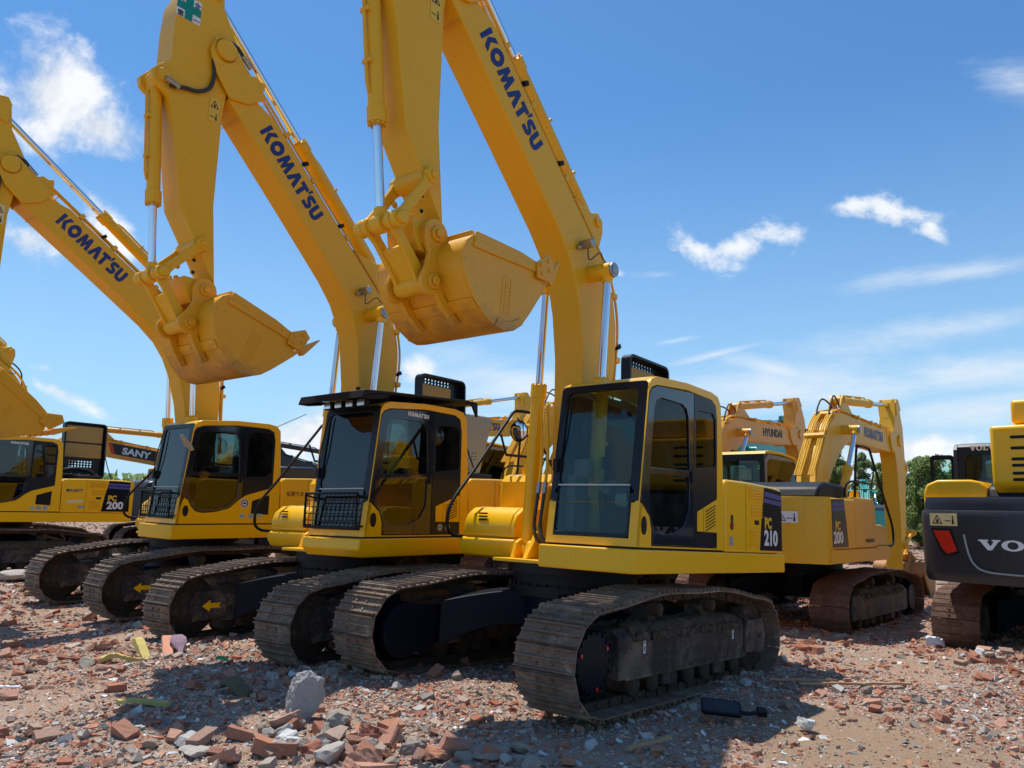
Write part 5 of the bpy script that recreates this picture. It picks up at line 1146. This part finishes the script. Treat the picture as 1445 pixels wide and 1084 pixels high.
# ------------------------------------------------------------------ trees
def leafmat(name, a, b):
    m, nt = newmat(name); o = N(nt, 'ShaderNodeOutputMaterial'); p = N(nt, 'ShaderNodeBsdfPrincipled', Roughness=.7); t = N(nt, 'ShaderNodeBsdfTranslucent')
    r = N(nt, 'ShaderNodeNewGeometry').outputs['Random Per Island']; c = ramp(nt, r, [(0, a), (1, b)]).outputs[0]
    L(nt, c, p.inputs['Base Color']); L(nt, c, t.inputs[0]); s = N(nt, 'ShaderNodeMixShader'); s.inputs[0].default_value = .55; L(nt, p.outputs[0], s.inputs[1]); L(nt, t.outputs[0], s.inputs[2]); L(nt, s.outputs[0], o.inputs[0])
    p.inputs['Specular IOR Level'].default_value = .25; return m
LEAF = [leafmat('leaves_olive', (.22, .29, .09), (.40, .47, .17)), leafmat('leaves_mid', (.18, .26, .08), (.33, .41, .15)), leafmat('leaves_grey', (.24, .32, .15), (.42, .48, .24))]
BARK = plain('bark', (.09, .065, .045), .9)
def crown_mesh(seed, H, W, n, leaf, mat, willow=False):
    r = np.random.RandomState(seed); cl = []
    for _ in range(70):
        z = H * r.uniform(.08, .97); rad = W * max(.12, 1 - ((z / H - .38) / .66) ** 2) * r.uniform(.1, 1.0); a = r.uniform(0, 6.28)
        cl.append((rad * math.cos(a), rad * math.sin(a), z, r.uniform(.25, .7) * W * .34, r.uniform(.6, 1.6) if willow else 1))
    cl = np.array(cl); k = r.randint(0, len(cl), n); c = cl[k]
    d = r.normal(size=(n, 3)); d /= np.linalg.norm(d, axis=1)[:, None]; rr = r.rand(n) ** .6 * 1.15
    P = c[:, :3] + d * (c[:, 3] * rr)[:, None] * np.stack([np.ones(n), np.ones(n), c[:, 4]], -1)
    a = r.normal(size=(n, 3)); a /= np.linalg.norm(a, axis=1)[:, None]; b = np.cross(a, r.normal(size=(n, 3))); b /= np.linalg.norm(b, axis=1)[:, None]
    s = leaf * r.uniform(.5, 1.3, n)[:, None]
    V = np.stack([P - a * s, P + b * s * .5, P + a * s, P - b * s * .5], 1).reshape(-1, 3)
    me = bpy.data.meshes.new('crown'); fill_mesh(me, V, np.arange(4 * n).reshape(n, 4)); me.materials.append(mat); return me
def trunk_mesh(seed, H, W):
    mb = MB(); r = random.Random(seed)
    mb.loft([[(math.cos(a) * q + ox, math.sin(a) * q, z) for a in [k * math.pi / 4 for k in range(8)]] for z, q, ox in ((0, .16, 0), (H * .3, .12, .05), (H * .6, .08, -.05), (H * .9, .03, .05))])
    for _ in range(9):
        z = H * r.uniform(.2, .7); a = r.uniform(0, 6.28); l = W * r.uniform(.5, .9)
        mb.tube([(0, 0, z), (l * .5 * math.cos(a), l * .5 * math.sin(a), z + l * .4), (l * math.cos(a), l * math.sin(a), z + l)], .035, 6)
    return mb.mesh('trunk', BARK)
KIND = []
for i, (H, W, n, w) in enumerate(((7.6, 2.3, 22000, False), (6.6, 2.5, 20000, False), (8.6, 1.7, 20000, True), (5.8, 2.6, 18000, False))):
    KIND.append((crown_mesh(60 + i, H, W, n, .12, LEAF[i % 3], w), trunk_mesh(70 + i, H, W)))
TL = ['broad olive green tree in the far row at the right', 'rounded mid green tree in the far row at the right', 'tall slender grey green tree in the far row at the right', 'low spreading green tree in the far row at the right']
rt = random.Random(5)
for i in range(56):
    x = 14 + i * 1.0 + rt.uniform(-.7, .7); y = 60 + rt.uniform(-5, 5) - i * .35; k = rt.choice((0, 1, 2, 3, 0, 2))
    t = empty('tree'); t.location = (x, y, -.1); t.rotation_euler = (0, 0, rt.uniform(0, 6.28)); s = rt.uniform(.66, .92); t.scale = (s, s, s)
    tag(t, TL[k], 'tree', 'trees in a far row behind the machines at the right')
    for nm, me in zip(('crown', 'trunk'), KIND[k]):
        c = bpy.data.objects.new(nm, me); COL.objects.link(c); c.parent = t
# a far wood that reads as one mass
r = np.random.RandomState(3); n = 30000
a = r.uniform(-.95, 1.05, n); d = r.uniform(150, 165, n); z = np.abs(r.normal(0, 1, n)) ** .7 * (3.2 + 1.2 * np.sin(a * 23) + .8 * np.sin(a * 57)) 
P = np.stack([d * np.sin(a), d * np.cos(a), np.minimum(z, 6.5)], -1); u = r.normal(size=(n, 3)); u /= np.linalg.norm(u, axis=1)[:, None]; w = np.cross(u, r.normal(size=(n, 3))); w /= np.linalg.norm(w, axis=1)[:, None]; s = r.uniform(.4, 1.0, n)[:, None]
me = bpy.data.meshes.new('far_wood'); fill_mesh(me, np.stack([P - u * s, P + w * s * .6, P + u * s, P - w * s * .6], 1).reshape(-1, 3), np.arange(4 * n).reshape(n, 4)); me.materials.append(LEAF[1])
o = bpy.data.objects.new('far_wood', me); COL.objects.link(o); tag(o, 'low dark green wood along the horizon far behind the yard', 'wood', kind='stuff')

# ------------------------------------------------------------------ camera, light, sky
H0, TILT, ROLL, FPX = 1.633, R(9.44), R(1.51), 1091.8
Rw = Vector((1, 0, 0)); Uw = Vector((0, -math.sin(TILT), math.cos(TILT))); Fw = Vector((0, math.cos(TILT), math.sin(TILT)))
Rc = Rw * math.cos(ROLL) + Uw * math.sin(ROLL); Uc = -Rw * math.sin(ROLL) + Uw * math.cos(ROLL)
cam = bpy.data.cameras.new('camera'); co_ = bpy.data.objects.new('camera', cam); COL.objects.link(co_)
m = Matrix((Rc, Uc, -Fw)).transposed().to_4x4(); m.translation = (0, 0, H0); co_.matrix_world = m
cam.sensor_fit = 'HORIZONTAL'; cam.sensor_width = 36; cam.lens = FPX / 1445 * 36; cam.clip_end = 3000; cam.clip_start = .05
SC.camera = co_
def pxdir(u, v):
    return (Fw + Rc * ((u - 722.5) / FPX) - Uc * ((v - 542) / FPX)).normalized()

SUN_AZ, SUN_EL = R(124), R(68.5)
sd = Vector((math.cos(SUN_AZ) * math.cos(SUN_EL), math.sin(SUN_AZ) * math.cos(SUN_EL), math.sin(SUN_EL)))
sl = bpy.data.lights.new('sun', 'SUN'); sl.energy = 5.0; sl.angle = R(.53); sl.color = (1, .95, .87)
so = bpy.data.objects.new('sun', sl); COL.objects.link(so); so.rotation_euler = sd.to_track_quat('Z', 'Y').to_euler()

w = bpy.data.worlds.new('World'); SC.world = w; w.use_nodes = True; nt = w.node_tree; nt.nodes.clear()
out = N(nt, 'ShaderNodeOutputWorld'); bg = N(nt, 'ShaderNodeBackground'); bg.inputs[1].default_value = .13; L(nt, bg.outputs[0], out.inputs[0])
sky = N(nt, 'ShaderNodeTexSky'); sky.sky_type = 'NISHITA'; sky.sun_disc = False; sky.sun_elevation = SUN_EL; sky.sun_rotation = R(90) - SUN_AZ
sky.air_density = 1.0; sky.dust_density = .3; sky.ozone_density = 2.5
tc = N(nt, 'ShaderNodeTexCoord'); D = tc.outputs['Generated']
def vdot(a, vec):
    n = N(nt, 'ShaderNodeVectorMath', operation='DOT_PRODUCT'); L(nt, a, n.inputs[0]); n.inputs[1].default_value = tuple(vec); return n.outputs['Value']
# sky directions unrolled on a plane towards the north; the cloud banks are ellipses there
dn = mmath(nt, 'MAXIMUM', vdot(D, Fw), .08); front = mmath(nt, 'GREATER_THAN', vdot(D, Fw), .12)
cb = N(nt, 'ShaderNodeCombineXYZ'); L(nt, mmath(nt, 'DIVIDE', vdot(D, Rc), dn), cb.inputs[0]); L(nt, mmath(nt, 'DIVIDE', vdot(D, Uc), dn), cb.inputs[1]); PL = cb.outputs[0]
def bank(items, dens, soft, nsc, stretch, rot, amt, detail=9, seed=0, rough=.58):
    acc = None
    for u, v, ru, rv, ang, k in items:
        mp = N(nt, 'ShaderNodeMapping'); mp.vector_type = 'TEXTURE'; L(nt, PL, mp.inputs[0])
        mp.inputs['Location'].default_value = ((u - 722.5) / FPX, -(v - 542) / FPX, 0); mp.inputs['Rotation'].default_value = (0, 0, R(ang)); mp.inputs['Scale'].default_value = (ru / FPX, rv / FPX, 1)
        ln = N(nt, 'ShaderNodeVectorMath', operation='LENGTH'); L(nt, mp.outputs[0], ln.inputs[0])
        x = mmath(nt, 'SUBTRACT', k + .42, ln.outputs['Value']); acc = x if acc is None else mmath(nt, 'MAXIMUM', acc, x)
    mp = N(nt, 'ShaderNodeMapping'); mp.vector_type = 'TEXTURE'; L(nt, PL, mp.inputs[0]); mp.inputs['Location'].default_value = (seed, seed * .7, 0)
    mp.inputs['Rotation'].default_value = (0, 0, R(rot)); mp.inputs['Scale'].default_value = (stretch, 1, 1)
    n1 = N(nt, 'ShaderNodeTexNoise', Scale=nsc, Detail=detail, Roughness=rough, Distortion=.3); L(nt, mp.outputs[0], n1.inputs[0])
    val = mmath(nt, 'MULTIPLY_ADD', mmath(nt, 'SUBTRACT', n1.outputs[0], .5), amt * 4, acc)
    mr = N(nt, 'ShaderNodeMapRange'); mr.interpolation_type = 'SMOOTHSTEP'; L(nt, val, mr.inputs[0]); mr.inputs[1].default_value = 0; mr.inputs[2].default_value = soft; mr.inputs[3].default_value = 0; mr.inputs[4].default_value = dens
    return mmath(nt, 'MULTIPLY', mr.outputs[0], front), n1.outputs[0]
B1 = [(85, 135, 62, 50, -40, 1.1), (140, 180, 62, 30, -25, .9), (150, 320, 62, 20, -58, .8), (45, 340, 70, 28, 0, .55), (430, 612, 75, 34, 20, .7), (585, 522, 24, 18, 0, .7), (1290, 632, 75, 20, 5, .6), (1090, 640, 60, 20, 5, .4), (85, 555, 60, 12, -25, .35), (55, 518, 26, 8, -10, .4)]
B2 = [(985, 352, 44, 16, -22, .95), (1035, 350, 46, 14, 12, .9), (1095, 328, 34, 20, 5, 1.0), (1205, 290, 44, 15, 8, .95), (1262, 296, 46, 18, -12, 1.0), (1312, 318, 26, 16, -40, .55), (870, 385, 18, 8, 0, .3)]
B3 = [(1390, 455, 210, 20, 8, .85), (1340, 385, 150, 14, 8, .5), (1430, 520, 160, 26, 4, .8), (1400, 580, 150, 24, 3, .8), (1110, 555, 220, 34, 4, .8), (1090, 520, 60, 12, -12, .8), (1010, 500, 80, 5, 14, .55), (740, 545, 170, 34, -16, .8), (560, 610, 160, 40, 0, .8), (1440, 120, 70, 26, 0, .3), (1290, 650, 260, 40, 2, .8), (955, 480, 50, 4, 10, .45), (930, 388, 60, 8, 3, .35)]
base = sky.outputs[0]
hs = N(nt, 'ShaderNodeHueSaturation'); hs.inputs['Saturation'].default_value = 1.12; hs.inputs['Value'].default_value = 1.0; L(nt, base, hs.inputs['Color']); colr = mix(nt, 1.0, hs.outputs[0], (.55, .93, 1.13), 'MULTIPLY')
sx = N(nt, 'ShaderNodeSeparateXYZ'); L(nt, D, sx.inputs[0])
hz = mmath(nt, 'POWER', mmath(nt, 'MAXIMUM', mmath(nt, 'SUBTRACT', 1, mmath(nt, 'DIVIDE', mmath(nt, 'ABSOLUTE', sx.outputs[2]), .50)), 0), 1.5)
colr = mix(nt, .04, colr, (5.4, 6.4, 7.4)); colr = mix(nt, mmath(nt, 'MULTIPLY', hz, .97), colr, (3.9, 5.8, 7.4))
m3, n3 = bank([(u, v, a * 1.1, b * 1.25, c, k + .12) for u, v, a, b, c, k in B3], .85, 2.1, 5.5, 4.2, 7, 1.35, 9, 3.1, .68); colr = mix(nt, m3, colr, (6.6, 7.1, 7.6))
m1, n1 = bank([(u, v, a * 1.1, b * 1.1, c, k + .12) for u, v, a, b, c, k in B1], .95, 1.25, 9, 1.15, -25, 1.1, 10, .4, .62); m2, n2 = bank(B2, .93, 1.3, 17, 1.4, 8, 1.15, 10, 4.6, .66)
colr = mix(nt, m1, colr, ramp(nt, n1, [(.38, (4.9, 5.4, 6.1)), (.58, (7.7, 7.8, 8.0))]).outputs[0])
colr = mix(nt, m2, colr, (7.4, 7.6, 7.8))
L(nt, colr, bg.inputs[0])
SC.view_settings.view_transform = 'Standard'; SC.view_settings.look = 'None'; SC.view_settings.exposure = 0; SC.view_settings.gamma = 1
SC.render.engine = 'CYCLES'; SC.cycles.max_bounces = 8; SC.cycles.transparent_max_bounces = 24; SC.cycles.use_denoising = True
SC.cycles.caustics_reflective = False; SC.cycles.caustics_refractive = False
